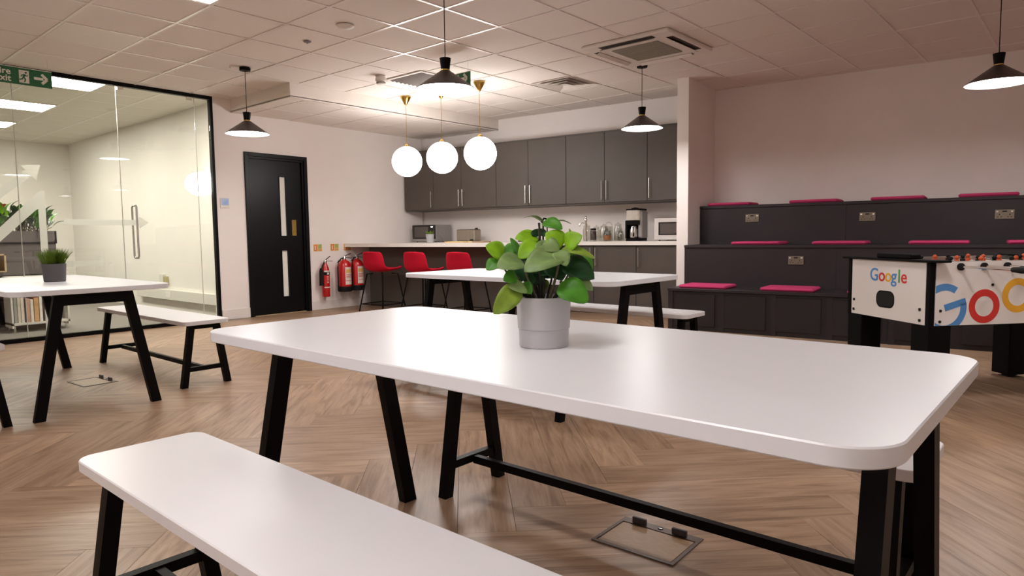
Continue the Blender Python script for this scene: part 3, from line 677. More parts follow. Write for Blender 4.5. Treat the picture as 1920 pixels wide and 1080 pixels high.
t = thing('serving_tray', 'small wooden serving tray beside the toaster', 'tray', W(-5.52, 6.98, WTZ), WA)
MB().slab(0, .22, 0, .16, 0, .008, .02).build('base', mat('tray_brown', (.30, .20, .12), .5), t)
for y in (0, .15): MB().box(.01, .21, y, y+.01, .008, .02, .002).build('rim', MATS['tray_brown'], t)
# tap with black spout behind the plant
t = thing('kitchen_tap', 'black kitchen tap rising behind the big plant', 'tap', W(-4.95, 7.95, WTZ), WA)
MB().lathe([(.026, 0), (.026, .012), (.016, .02), (.016, .10)], seg=16).build('base', RUBBER, t); MB().tube([(0, 0, .10), (0, 0, .27), (0, -.03, .31), (0, -.08, .315), (0, -.11, .29), (0, -.115, .25)], .012, 10).build('spout', RUBBER, t); MB().tube([(.016, 0, .07), (.07, 0, .09)], .007, 8).build('lever', RUBBER, t)
t = thing('hob_plate', 'flat black hob plate left of the tap on the counter', 'hob', W(-5.35, 7.80, WTZ), WA); MB().slab(0, .28, 0, .3, 0, .012, .02).build('glass', SCREEN, t); MB().lathe([(.08, .012), (.08, .0135)], .14, .15, 24).build('zone', SCREEN2, t)
t = thing('boiling_tap', 'chrome boiling water tap in front of the glass jars', 'tap', W(-4.235, 7.75, WTZ), WA)
MB().lathe([(.025, 0), (.025, .01), (.017, .02), (.017, .25), (.020, .255), (.020, .285), (.012, .30)], seg=16).build('column', CHROME, t); MB().tube([(0, 0, .23), (-.05, -.02, .24), (-.07, -.03, .225), (-.075, -.03, .20)], .009, 8).build('spout', CHROME, t); MB().sphere((0, 0, .305), .018, 12, 8).build('knob', CHROME, t)
def jar(s_, n_, r, h, m_fill, fh, lab, lid=False):
    t = thing('glass_jar', lab, 'jar', W(s_, n_, WTZ), WA, 'glass jars on the counter')
    MB().lathe([(r*.85, 0), (r, .01), (r, h*.75), (r*.8, h*.85), (r*.8, h), (r*.76, h), (r*.76, h*.86), (r*.95, h*.74), (r*.95, .014), (0, .012)], seg=20, cap=False).build('glass', JARG, t)
    if fh: MB().lathe([(r*.93, .015), (r*.93, fh), (0, fh)], seg=18).build('contents', m_fill, t)
    if lid: MB().lathe([(r*.86, h-.01), (r*.86, h+.015), (0, h+.018)], seg=18).build('lid', RUBBER, t)
    else: MB().lathe([(r*.8, h), (r*.8, h+.008), (r*.3, h+.016), (r*.18, h+.03), (0, h+.035)], seg=18).build('stopper', JARG, t)
jar(-4.30, 7.90, .055, .20, None, 0, 'tall empty glass jar behind the chrome boiling tap')
jar(-4.12, 7.74, .042, .15, COFFEE, .13, 'dark coffee jar with black lid beside the boiling tap', True)
jar(-4.02, 7.84, .055, .19, SHELFW, .04, 'glass jar with white contents behind the honey jar')
jar(-3.93, 7.76, .052, .13, HONEY, .075, 'squat jar of amber honey among the glasses')
jar(-3.84, 7.88, .055, .21, None, 0, 'tall empty glass jar nearest the coffee maker')
jar(-4.20, 7.98, .05, .18, None, 0, 'empty glass jar at the back against the wall')
jar(-3.76, 7.79, .04, .12, None, 0, 'small empty glass at the right end of the jars')
t = thing('glass_jug', 'glass jug with a looped handle standing behind the jars', 'jug', W(-4.02, 7.98, WTZ), WA)
MB().lathe([(.05, 0), (.055, .01), (.055, .19), (.05, .19), (.05, .014), (0, .012)], seg=18, cap=False).build('body', JARG, t); MB().tube([(.05*math.cos(a), 0, .19+.055*math.sin(a)) for a in [PI*k/10 for k in range(11)]], .007, 8).build('handle', JARG, t)
t = thing('coffee_maker', 'tall silver and black coffee maker with steel jug', 'coffee maker', W(-3.655, 7.70, WTZ), WA); t.scale = (.84, .8, 1)
MB().slab(0, .23, 0, .30, 0, .035, .03).build('base', BLACK, t); MB().box(.005, .215, .17, .29, .035, .28, .012).build('tower', BLACK, t)
MB().box(.175, .24, .06, .29, .035, .37, .015).build('side_casing', MIC, t); MB().slab(0, .22, .0, .29, .255, .38, .05).build('water_tank', mat('tank_silver', (.60, .56, .50), .25, metal=.5), t)
MB().slab(.0, .235, -.005, .295, .378, .398, .05).build('lid', BLACK, t); MB().tube([(.06, .1, .40), (.12, .1, .408), (.17, .1, .40)], .008, 8).build('lid_grip', BLACK, t)
MB().box(.0, .03, .0, .17, .035, .255, .004).build('left_wall', BLACK, t); MB().box(.005, .21, -.002, .17, .20, .256).build('brew_head', BLACK, t)
MB().lathe([(.06, .037), (.068, .05), (.062, .14), (.045, .175), (.045, .185)], .10, .085, 22).build('jug', STEEL, t); MB().tube([(.12, .02, .17), (.14, -.01, .15), (.14, -.01, .09), (.13, .01, .06)], .010, 8).build('jug_handle', BLACK, t)
t = thing('microwave', 'white microwave half hidden by the partition', 'microwave', W(-3.285, 7.74, WTZ), WA)
MB().box(0, .44, .01, .35, .012, .272, .006).build('body', MICW, t); MB().box(0, .44, -.006, .01, .015, .272, .003).build('front', MICW, t); MB().box(.055, .44, -.009, -.006, .07, .225).build('door_frame', SCREEN, t); MB().box(.075, .42, -.011, -.009, .085, .21).build('window', SCREEN2, t)
for x, y in ((.05, .04), (.39, .04), (.05, .3), (.39, .3)): MB().lathe([(.012, 0), (.012, .012)], x, y, 8).build('foot', RUBBER, t)
t = thing('double_socket', 'white double socket on the kitchen backsplash', 'socket', W(-5.2, NB, 1.09), WA); MB().box(0, .146, -.01, 0, 0, .086, .003).build('plate', SHELFW, t)
for x in (.03, .09): MB().box(x, x+.026, -.012, -.01, .05, .062).build('switch', ACW, t)

# ------------------------------------------------------------------ tiered seating
T = [(6.70, 0.0, .432), (7.17, .432, .868), (7.67, .868, 1.302)]
SL, SR = -2.692, 2.6
t = thing('tiered_bench', 'dark charcoal three-step tiered seating with storage doors', 'tiered bench', (0, 0, 0), WA)
ends = [7.17, 7.67, NB-.003]
for k, ((n0, z0, z1), n1) in enumerate(zip(T, ends)):
    if k == 0:
        MB().box(SL+.02, SR, n0+.014, n1+.02, 0, z1-.035).build('carcass', TIER, t)
    else:
        js = [SL, -1.165, .36, 1.9, SR]
        for a, b_ in zip(js[:-1], js[1:]): MB().box(a+.001, b_-.001, n0, n0+.022, z0-.03, z1-.032).build('riser_panel', TIER, t)
        MB().box(SL+.002, SR, n0+.022, n1+.02, 0, z1-.034).build('carcass', CABIN, t)
        MB().box(SL, SL+.022, n0+.022, n1, z0, z1-.032).build('end_panel', TIER, t)
    MB().box(SL, SR, n0-.012, n1+(.005 if k < 2 else 0), z1-.031, z1, .003).build('seat_board', TIER, t)
x = -2.60
while x < 2.4:
    MB().box(x, x+.40, 6.70, 6.714, .045, .375, .003).build('storage_door', TIERP, t); x += .496
for x in (-2.69, -2.155, -1.655, -1.16, -.66): MB().box(x, x+.05, 6.704, 6.714, .0, .40).build('stile', TIER, t)
def cushion(s0, s1, n0, z, lab, grp, dep=.40):
    o = MB().slab(0, s1-s0, 0, dep, 0, .034, .028, .012, 5).build('seat_cushion', PINK, None, W(s0, n0, z), WA); tag(o, lab, 'cushion', grp)
    for p in o.data.polygons: p.use_smooth = True
    MB().tube([(.02, -.002, .017), (s1-s0-.02, -.002, .017)], .003, 6).build('piping', PINK, o)
GP = 'pink cushions on the tiered bench'
nm = ['leftmost, by the partition', 'second from the left', 'third from the left', 'fourth from the left', 'fifth from the left']
for k, (a, b_) in enumerate(((-2.62, -2.14), (-1.73, -1.25), (-.95, -.48), (-.21, .255), (.62, 1.1))): cushion(a, b_, 7.675, 1.302, 'flat pink cushion on the top tier, '+nm[k], GP)
for k, (a, b_) in enumerate(((-2.20, -1.70), (-1.40, -.92), (-.57, -.10), (.17, .66))): cushion(a, b_, 7.20, .868, 'flat pink cushion on the middle tier, '+nm[k].replace(', by the partition', ''), GP)
for k, (a, b_) in enumerate(((-2.585, -2.09), (-1.765, -1.28), (-1.0, -.52))): cushion(a, b_, 6.71, .432, 'flat pink cushion on the bottom tier, '+['nearest the partition', 'in the middle', 'mostly behind the football table'][k], GP, .38)
def socket(s_, n_, z, lab):
    t = thing('double_socket', lab, 'socket', W(s_, n_, z), WA, 'metal double sockets in the tiered bench')
    MB().box(-.073, .073, -.008, 0, -.043, .043, .002).build('plate', SOCK, t)
    for x in (-.038, .038):
        for dx, dz, w_, h_ in ((0, -.002, .007, .012), (-.013, -.024, .010, .006), (.013, -.024, .010, .006)): MB().box(x+dx-w_/2, x+dx+w_/2, -.0095, -.008, dz-h_/2, dz+h_/2).build('pin_hole', RUBBER, t)
    for x in (-.055, .055): MB().box(x-.008, x+.008, -.011, -.008, .018, .032).build('switch', CHROME, t)
    MB().box(-.018, .018, -.0095, -.008, .02, .032).build('usb_port', RUBBER, t)
socket(-2.106, 7.67, 1.155, 'metal socket on the top tier, left one'); socket(-.97, 7.67, 1.142, 'metal socket on the top tier, middle one'); socket(.15, 7.67, 1.135, 'metal socket on the top tier, right edge of view'); socket(-1.535, 7.17, .713, 'metal socket on the middle tier')

# ------------------------------------------------------------------ tables and benches
TZ = .73
def make_table(label, x0, y0):
    Lx, Ly = 1.835, .836
    t = thing('trestle_table', label, 'table', (x0, y0, 0), 0, 'white trestle tables')
    MB().slab(0, Lx, 0, Ly, TZ-.03, TZ, .085, .0025, 16).build('tabletop', WHITE, t)
    for xa in (.046, Lx-.046-.036):
        xb = xa+.036; xc = (xa+xb)/2; cy = Ly/2
        for sg in (-1, 1):
            yt, yb = cy+sg*.175, cy+sg*.3075
            MB().add([(xa, yb-.0275, 0), (xb, yb-.0275, 0), (xb, yb+.0275, 0), (xa, yb+.0275, 0), (xa, yt-.0275, TZ-.031), (xb, yt-.0275, TZ-.031), (xb, yt+.0275, TZ-.031), (xa, yt+.0275, TZ-.031)],
                     [(3, 2, 1, 0), (4, 5, 6, 7), (0, 1, 5, 4), (1, 2, 6, 5), (2, 3, 7, 6), (3, 0, 4, 7)]).build('leg', BLACK, t)
        MB().box(xa+.002, xb-.002, cy-.17, cy+.17, TZ-.095, TZ-.031).build('cross_beam', BLACK, t)
    return t
make_table('large white table in the foreground with the potted plant on it', -2.01, .893)
make_table('white table at the left with the small grass pot on it', -6.165, .935)
make_table('white table at the back in front of the bar', -3.885, 3.22)
def make_bench(label, x0, y0, Lx=1.665, Ly=.315):
    t = thing('bench', label, 'bench', (x0, y0, 0), 0, 'white benches with black legs')
    BZ_ = .452
    MB().slab(0, Lx, 0, Ly, BZ_-.028, BZ_, .045, .0025, 8).build('seat', BENCHW, t)
    cy = Ly/2
    for xa in (.05, Lx-.05-.04):
        xb = xa+.04
        for sg in (-1, 1):
            yt, yb = cy+sg*.085, cy+sg*.15
            MB().add([(xa, yb-.02, 0), (xb, yb-.02, 0), (xb, yb+.02, 0), (xa, yb+.02, 0), (xa, yt-.02, BZ_-.029), (xb, yt-.02, BZ_-.029), (xb, yt+.02, BZ_-.029), (xa, yt+.02, BZ_-.029)],
                     [(3, 2, 1, 0), (4, 5, 6, 7), (0, 1, 5, 4), (1, 2, 6, 5), (2, 3, 7, 6), (3, 0, 4, 7)]).build('leg', BLACK, t)
        MB().box(xa+.005, xb-.005, cy-.115, cy+.115, .105, .135).build('cross_bar', BLACK, t)
        MB().box(xa+.004, xb-.004, cy-.07, cy+.07, BZ_-.06, BZ_-.029).build('top_bar', BLACK, t)
    MB().box(.085, Lx-.085, cy-.012, cy+.012, .10, .13).build('stretcher', BLACK, t)
make_bench('white bench in the near left foreground', -1.935, .527)
make_bench('white bench behind the large foreground table', -1.925, 1.722, 1.648)
make_bench('white bench on the far side of the left table', -6.20, 1.915)
make_bench('white bench on the near side of the left table, mostly out of view', -6.02, .60)
make_bench('white bench behind the back table near the kitchen', -3.72, 4.13)
make_bench('white bench in front of the back table, mostly hidden', -3.74, 2.835)

# ------------------------------------------------------------------ the big potted plant
PX, PY = -1.013, 1.281
fwd2 = Vector((CF.x, CF.y, 0)).normalized(); rz_p = math.atan2(-fwd2.x, fwd2.y)          # local x = camera right, local y = away
t = thing('potted_plant', 'leafy green plant in a stepped grey pot on the foreground table', 'plant', (PX, PY, TZ), rz_p)
MB().lathe([(.0, .0), (.0575, 0), (.060, .003), (.0607, .044), (.0632, .0455), (.0662, .119), (.0650, .1215), (.0610, .1215), (.0595, .108), (.0, .108)], seg=48, cap=False).build('pot', POTG, t)
MB().lathe([(.0597, .105), (.045, .110), (.0, .111)], seg=28, cap=False).build('soil', SOIL, t)
S_ = 4191.0
def P(x, y, d=0): return Vector(((x-648)/S_, -d, .122+(870-y)/S_))
# base, tip (pixels of a close look), width, depth towards viewer at base and tip, material, normal
V3 = Vector
LV = [((250, 445), (72, 350), 135, .02, .03, 0, (.2, -.9, .5)), ((205, 500), (80, 592), 105, .03, .045, 1, (-.1, -.8, .6)),
      ((392, 752), (148, 1008), 150, .055, .085, 4, (.35, -.9, .4)), ((432, 505), (188, 560), 165, .05, .085, 2, (0, -.75, .65)),
      ((375, 640), (245, 690), 100, .05, .07, 1, (.1, -.9, .3)), ((300, 715), (478, 812), 85, .06, .075, 2, (0, -.8, .6)),
      ((815, 430), (448, 600), 200, .045, .095, 2, (.1, -.7, .7)), ((775, 410), (858, 555), 120, .05, .08, 2, (.2, -.9, .3)),
      ((590, 330), (395, 478), 135, .03, .05, 0, (.2, -.8, .6)), ((600, 280), (365, 285), 120, .0, .02, 0, (0, -.75, .65)),
      ((400, 490), (318, 275), 80, .02, .02, 1, (.7, -.7, .2)), ((610, 262), (560, 195), 110, .0, -.01, 3, (0, -.5, .9)), ((620, 255), (672, 200), 90, .0, .0, 3, (0, -.6, .8)),
      ((655, 115), (835, 198), 105, .0, .03, 1, (.25, -.85, .45)), ((650, 122), (458, 78), 60, .0, .02, 2, (0, .12, 1)), ((735, 140), (932, 142), 55, .0, .0, 2, (0, .10, 1)),
      ((838, 360), (668, 232), 150, .03, .03, 0, (-.1, -.85, .5)), ((858, 360), (1022, 262), 135, .03, .05, 0, (.1, -.85, .5)),
      ((820, 395), (1145, 490), 90, .04, .06, 4, (0, -.55, .85)), ((850, 520), (1140, 690), 170, .02, .05, 3, (.1, -.9, .4)),
      ((1000, 520), (1140, 640), 150, .0, .0, 1, (.2, -.9, .3)), ((720, 505), (840, 705), 170, .0, .02, 3, (0, -.9, .4)),
      ((905, 620), (1128, 805), 100, .03, .05, 2, (-.2, -.9, .4)), ((793, 735), (1062, 905), 190, .06, .085, 1, (.05, -.85, .55)),
      ((650, 700), (632, 838), 95, -.03, -.03, 4, (0, -1, .2)), ((430, 730), (520, 830), 90, .03, .05, 1, (0, -.9, .4)),
      ((620, 520), (470, 640), 140, -.01, .01, 3, (0, -.9, .4)), ((560, 560), (600, 760), 150, .0, .01, 3, (0, -1, .2)), ((430, 560), (400, 720), 110, .02, .03, 3, (0, -1, .2)),
      ((640, 330), (800, 410), 120, .04, .05, 2, (0, -.8, .6)), ((380, 400), (230, 430), 110, .0, .0, 1, (0, -.9, .4)), ((700, 400), (560, 360), 120, .03, .04, 2, (0, -.75, .65)),
      ((640, 300), (520, 420), 130, -.05, -.07, 1, (0, .5, .8)), ((700, 320), (860, 430), 130, -.05, -.08, 1, (0, .5, .8)), ((620, 480), (420, 560), 140, -.06, -.09, 3, (0, .5, .8)), ((720, 500), (960, 590), 140, -.06, -.09, 3, (0, .5, .8)),
      ((640, 600), (760, 720), 120, -.06, -.09, 1, (0, .6, .8)), ((930, 250), (915, 190), 18, 0, 0, 4, (0, -1, 0)),
      ((540, 600), (380, 690), 120, .01, .02, 3, (0, -.9, .3)), ((700, 560), (600, 650), 120, .0, .02, 3, (0, -.9, .3)), ((760, 560), (900, 650), 120, -.02, .0, 3, (0, -.9, .3)), ((480, 420), (360, 500), 110, -.01, .0, 3, (0, -.9, .3)),
      ((560, 440), (640, 560), 120, -.02, -.01, 3, (0, -1, .2)), ((840, 430), (980, 480), 110, -.01, .0, 1, (0, -.8, .5)), ((560, 300), (470, 380), 120, -.03, -.03, 1, (0, -.9, .4)), ((700, 300), (760, 410), 130, -.03, -.03, 1, (0, -.9, .4)),
      ((520, 640), (480, 760), 90, .02, .03, 3, (0, -1, .1)), ((680, 600), (700, 700), 100, -.02, -.02, 3, (0, -1, .1))]
hub = Vector((0, 0, .11))
for k, (b_, tp, wd, d0, d1, mi, nr) in enumerate(LV):
    b3, t3 = P(b_[0], b_[1], d0), P(tp[0], tp[1], d1)
    m = MB(); leaf_mesh(m, b3, t3, wd/S_*1.48, nr, .14, .10 if wd > 70 else .16, .85, 14, 6, .02)
    lf_ = m.build('leaf', LEAF[mi], t)
    md = lf_.modifiers.new('thickness', 'SOLIDIFY'); md.thickness = .0009
    r = Vector((b3.x*.30, b3.y*.30, .11)); mid = (b3*.55+r*.45)+Vector((b3.x*.06, 0, 0))
    if k % 2 == 0 or k < 6: MB().tube([r, mid, b3*.97+mid*.03, b3+(t3-b3)*.12], .0022, 6, [.003, .0026, .002, .0012]).build('stem', STEM if k % 3 == 0 else STEMD, t)
for x, y0, y1, mm in ((838, 560, 740, STEM), (600, 740, 872, STEMD), (652, 640, 872, STEMD), (492, 630, 860, STEM), (440, 800, 870, STEMD), (608, 130, 320, STEMD)):
    MB().tube([P(x, y0, .01), P(x+4, (y0+y1)/2, .012), P(x*.9+64, y1, .012)], .0030, 8).build('stem', mm, t)
# grass pot on the left table
t = thing('grass_pot', 'small dark grey pot of green grass on the left table', 'plant', (-5.23, 1.385, TZ))
MB().lathe([(0, 0), (.058, 0), (.062, .004), (.070, .115), (.069, .119), (.064, .119), (.062, .10), (0, .10)], seg=32, cap=False).build('pot', POTD, t); MB().lathe([(.062, .10), (0, .104)], seg=20, cap=False).build('soil', SOIL, t)
gm = MB(); r = random.Random(2)
for k in range(900):
    a = r.uniform(0, 2*PI); q = r.uniform(0, .055); ln = r.uniform(.075, .125); an = r.uniform(-.5, .5)+a; le = r.uniform(.05, .62)*(.25+q/.055*.60)
    b_ = Vector((q*math.cos(a), q*math.sin(a), .10)); dr = Vector((math.cos(an)*le, math.sin(an)*le, 1)).normalized(); s = dr.cross(Vector((math.cos(an+1.2), math.sin(an+1.2), .1))).normalized()*.0016
    m1 = b_+dr*ln*.6; tp = m1+(dr+Vector((math.cos(an)*le*.9, math.sin(an)*le*.9, -.10))).normalized()*ln*.45
    gm.add([b_-s, b_+s, m1+s, m1-s, tp], [(0, 1, 2, 3), (3, 2, 4)], True)
go = gm.build('grass', GRASS, t); go['kind'] = 'stuff'

# ------------------------------------------------------------------ floor boxes
def floor_box(loc, rz, lab):
    t = thing('floor_box', lab, 'floor box', loc, rz, 'floor boxes set in the planks')
    a, b_ = .145, .112; f = MB()
    f.box(-a, a, -b_, -b_+.012, 0, .004); f.box(-a, a, b_-.036, b_, 0, .004); f.box(-a, -a+.012, -b_+.012, b_-.036, 0, .004); f.box(a-.012, a, -b_+.012, b_-.036, 0, .004); f.build('frame', BOXM, t)
    MB().box(-a+.016, a-.016, -b_+.016, b_-.04, 0, .0025).build('lid', mat('floorbox_lid_wood', (.36, .235, .14), .4, var=.15, scale=14, stretch=(2, 14, 1)), t)
    for x in (-.075, .072): MB().box(x-.026, x+.026, b_-.032, b_-.020, .004, .026, .002).build('cable_flap', BOXT, t)
    MB().lathe([(.009, .004), (.009, .0055)], 0, b_-.018, 12).build('lock', RUBBER, t); MB().box(-.007, .007, b_-.0195, b_-.0165, .0055, .006).build('lock_slot', CHROME, t)
floor_box((-1.075, 1.895, 0), .03, 'metal framed floor box under the bench behind the foreground table'); floor_box((-5.35, 1.605, 0), .06, 'metal framed floor box under the left table')

# ------------------------------------------------------------------ football table
t = thing('football_table', 'white and black table football game with coloured logos', 'football table', (-.70, 4.36, 0), math.atan2(.749, .663))
FL, FW, Z0, Z1 = 1.22, .725, .462, .818
ep = MB().box(0, .018, .034, FW-.034, Z0, Z1).build('end_panel', FOOSW, t)
sp = MB().box(.034, FL-.034, 0, .018, Z0, Z1).build('side_panel', FOOSW, t)
MB().box(FL-.018, FL, .034, FW-.034, Z0, Z1).build('end_panel', FOOSW, t); MB().box(.034, FL-.034, FW-.018, FW, Z0, Z1).build('side_panel', FOOSW, t)
for x in (-.004, FL-.034+.004):
    for y in (-.004, FW-.034+.004): MB().box(x, x+.034, y, y+.034, Z0-.01, Z1, .004).build('corner_post', FOOSB, t)
for x in (0.0, FL-.14):
    for y in (0.0, FW-.14): 
        lg = MB().box(x, x+.14, y, y+.14, .02, Z0, .004).build('leg', FOOSB, t); MB().lathe([(.04, 0), (.04, .02)], x+.07, y+.07, 16).build('foot', RUBBER, lg)
MB().box(.02, FL-.02, .02, FW-.02, Z0-.004, Z0+.02).build('underside', FOOSB, t)
for x in (-.02, FL-.08): MB().box(x, x+.10, -.06, FW+.05, Z1, Z1+.014, .004).build('end_ledge', FOOSB, t)
for y in (.018, FW-.034): MB().box(.08, FL-.08, y, y+.016, Z1-.10, Z1+.004).build('inner_rail', STEEL, t)
MB().box(.02, FL-.02, .02, FW-.02, Z1-.125, Z1-.115).build('pitch', PITCH_M, t)
MB().box(.0, .07, .16, .46, Z1+.014, Z1+.042, .006).build('score_counter', FOOSB, t)
m = MB(); m.tube([(.02+.0, .0, 0)]*2, .001) if 0 else None
def pill(cx, cz, w_, h_, r, n=8):
    p = []
    for ax, az, a0 in ((cx+w_/2-r, cz+h_/2-r, 0), (cx-w_/2+r, cz+h_/2-r, PI/2), (cx-w_/2+r, cz-h_/2+r, PI), (cx+w_/2-r, cz-h_/2+r, 1.5*PI)):
        for k in range(n+1): a = a0+k*PI/2/n; p.append((ax+r*math.cos(a), az+r*math.sin(a)))
    return p
def flat_end(poly, name, m, x0=-.0012, x1=.0):                        # polygon (y,z) on the end panel
    n = len(poly); return MB().add([(x0, y, z) for y, z in poly]+[(x1, y, z) for y, z in poly], [tuple(range(n)), tuple(range(n, 2*n))]+[(i, (i+1) % n, n+(i+1) % n, n+i) for i in range(n)]).build(name, m, ep)
def flat_side(quads, name, m, y0=-.0012):                             # strip of quads (x,z) on the side panel
    mb = MB()
    for q in quads:
        if len(q) < 3: continue
        n = len(q); mb.add([(x, y0, z) for x, z in q]+[(x, 0, z) for x, z in q], [tuple(range(n)), tuple(range(n, 2*n))]+[(i, (i+1) % n, n+(i+1) % n, n+i) for i in range(n)])
    return mb.build(name, m, sp)
flat_end(pill(.367, .580, .148, .09, .035), 'ball_return', RUBBER, -.002)
flat_end(pill(.367, .580, .162, .104, .042), 'ball_return_rim', FOOSB, -.0012)
for y, z in ((.665, .554), (.667, .490), (.073, .548), (.072, .486)): flat_end([(y+.009*math.cos(k*PI/6), z+.009*math.sin(k*PI/6)) for k in range(12)], 'bolt', RUBBER, -.004)
# small logo on the end panel: letters read right to left along +y
yy = .515
for ch, mm, adv in (('G', GB, .082), ('o', GR, .057), ('o', GY, .057), ('g', GB, .057), ('l', GG, .026), ('e', GR, .05)):
    text_part(ch, 'logo_letter', mm, ep, .112, (-.0006, yy, .690), (PI/2, 0, -PI/2), .0008, bold=.0012); yy -= adv
# big logo on the side panel
XM, ZL, ZH = .036, Z0+.001, Z1-.001
def ring(cx, cz, ro, ri, a0=0, a1=2*PI, n=40, lim=FL-.036):
    qs = []
    for k in range(n):
        a, b_ = a0+(a1-a0)*k/n, a0+(a1-a0)*(k+1)/n
        q = [(cx+r*math.cos(g), cz+r*math.sin(g)) for r, g in ((ri, a), (ro, a), (ro, b_), (ri, b_))]
        q = clip(q, [(-1, 0, -XM), (1, 0, lim), (0, -1, -ZL), (0, 1, ZH)])
        if q: qs.append(q)
    return qs
GCX, GCZ = .092, .562
def rotp(p, a=.28): c, s = math.cos(a), math.sin(a); return (GCX+p[0]*c-p[1]*s, GCZ+p[0]*s+p[1]*c)
qs = ring(GCX, GCZ, .137, .099, .96, 2*PI+.22)
qb = clip([rotp(p) for p in ((0, -.02), (.136, -.02), (.136, .018), (0, .018))], [(-1, 0, -XM), (0, -1, -ZL)]); qs.append(qb)
flat_side(qs, 'logo_letter', GB)
flat_side(ring(.339, .566, .0965, .058), 'logo_letter', GR); flat_side(ring(.548, .623, .0985, .060), 'logo_letter', GY)
flat_side(ring(.752, .684, .0965, .058)+[clip([(.81, .56), (.85, .56), (.85, .76), (.81, .76)], [(0, 1, ZH)])], 'logo_letter', GB, -.0011)
flat_side([[(.90, .70), (.94, .71), (.94, ZH), (.90, ZH)]], 'logo_letter', GG); flat_side(ring(1.06, .772, .0965, .058, .5, 2*PI-.2), 'logo_letter', GR)
for x, z in ((.067, .546), (.065, .485), (.386, .687)): flat_side([[(x+.008*math.cos(k*PI/6), z+.008*math.sin(k*PI/6)) for k in range(12)]], 'bolt', RUBBER, -.004)
counts = [1, 2, 3, 5, 5, 3, 2]; mm_ = [0, 0, 1, 0, 1, 0, 1]
for k in range(7):
    x = .18+k*.1455; mine = k % 2 == 0
    out0, out1 = (-.34, FW+.14)
    rd = MB().tube([(x, out0+(.10 if not mine else 0), .792), (x, out1, .792)], .0065, 8).build('rod', CHROME, t)
    MB().tube([(x, -.012, .792), (x, .0, .792)], .021, 16).build('bearing', RUBBER, rd); MB().tube([(x, FW, .792), (x, FW+.012, .792)], .021, 16).build('bearing', RUBBER, rd)
    MB().tube([(x, out0-.10+(.10 if not mine else 0), .792), (x, out0-.05+(.10 if not mine else 0), .792), (x, out0+(.10 if not mine else 0), .792)], .016, 12, [.014, .017, .013]).build('grip', RUBBER, rd)
    for c in range(counts[k]):
        y = FW*(c+1)/(counts[k]+1); fg = MB(); fg.box(x-.010, x+.010, y-.013, y+.013, .745, .815, .003); fg.box(x-.006, x+.006, y-.010, y+.010, .705, .745); fg.sphere((x, y, .828), .013, 10, 6)
        fg.build('player', PLAYO if mm_[k] else RUBBER, rd)

# ------------------------------------------------------------------ pendants and other ceiling things
def pendant(x, y, zr, lab, cord_z=CZ):
    t = thing('pendant_lamp', lab, 'pendant lamp', (x, y, zr), 0, 'black cone pendant lamps')
    MB().lathe([(.2075, 0), (.2085, .004), (.034, .128), (.031, .130)], seg=48, cap=False).build('shade', SHADE, t)
    MB().lathe([(.2065, .001), (.033, .124), (.0, .125)], seg=48, cap=False).build('shade_lining', SHADEIN, t)
    MB().lathe([(.0, .018), (.180, .018), (.176, .022), (.0, .022)], seg=40, cap=False).build('diffuser', LAMP, t)
    MB().lathe([(.031, .128), (.031, .136)], seg=24).build('collar', BRASS, t)
    MB().lathe([(.029, .134), (.030, .138), (.0395, .212), (.038, .214), (.0, .214)], seg=28).build('neck', BLACK, t)
    MB().tube([(0, 0, .213), (0, 0, cord_z-zr-.028)], .0032, 8).build('cord', BLACK, t)
    MB().lathe([(.052, cord_z-zr-.030), (.054, cord_z-zr-.002), (.0, cord_z-zr-.001)], seg=28).build('ceiling_rose', BLACK, t)
pendant(-6.476, 3.446, 2.04, 'black cone pendant lamp left of the door, under the bulkhead edge')
pendant(-3.47, 3.315, 2.012, 'black cone pendant lamp hanging in front of the globe lamps')
pendant(-3.535, 6.097, 2.055, 'black cone pendant lamp in front of the kitchen cabinets')
pendant(-.60, 6.08, 2.05, 'black cone pendant lamp above the football table at the right')
pendant(-.55, 3.43, 2.06, 'black cone pendant lamp over the room centre, above the view')
pendant(2.2, 6.10, 2.05, 'unseen black cone pendant lamp added over the right end of the tiered bench for more light')  # unseen, added to brighten the right wall and football table
pendant(2.2, 3.43, 2.05, 'unseen black cone pendant lamp added near the right wall for more light')  # also unseen, added for more light on the right side
for x, y, lab in ((-6.42, 5.46, 'left white globe lamp on a brass ceiling cone'), (-5.825, 5.485, 'middle white globe lamp of the three over the bar'), (-5.235, 5.51, 'right white globe lamp on a brass ceiling cone')):
    zc = 1.91; R = .182
    t = thing('globe_lamp', lab, 'globe lamp', (x, y, zc), 0, 'white globe lamps over the bar')
    MB().sphere((0, 0, 0), R, 40, 24).build('globe', GLOBE, t)
    MB().lathe([(.030, R-.004), (.030, R+.012), (.012, R+.03), (.0, R+.032)], seg=20).build('fitting', BRASS, t)
    MB().tube([(0, 0, R+.03), (0, 0, CZ-zc-.10)], .0028, 8).build('cord', BRASS, t)
    MB().lathe([(.006, CZ-zc-.105), (.016, CZ-zc-.095), (.066, CZ-zc-.012), (.066, CZ-zc-.002), (0, CZ-zc-.001)], seg=28).build('ceiling_cone', BRASS, t)
def cell_thing(ij, name, lab, cat, group=None): 
    q = cell(*ij); return thing(name, lab, cat, (q[0][0]+GXP/2, q[0][1]+GYP/2, CZ), 0, group)
where = ['cut by the top edge of view', 'unseen and added for fill light, behind the viewer on the right', 'unseen and added for fill light, far back at centre', 'unseen and added for fill light, almost over the viewer', 'unseen and added for fill light, just behind the viewer', 'unseen and added for fill light, far back on the left']
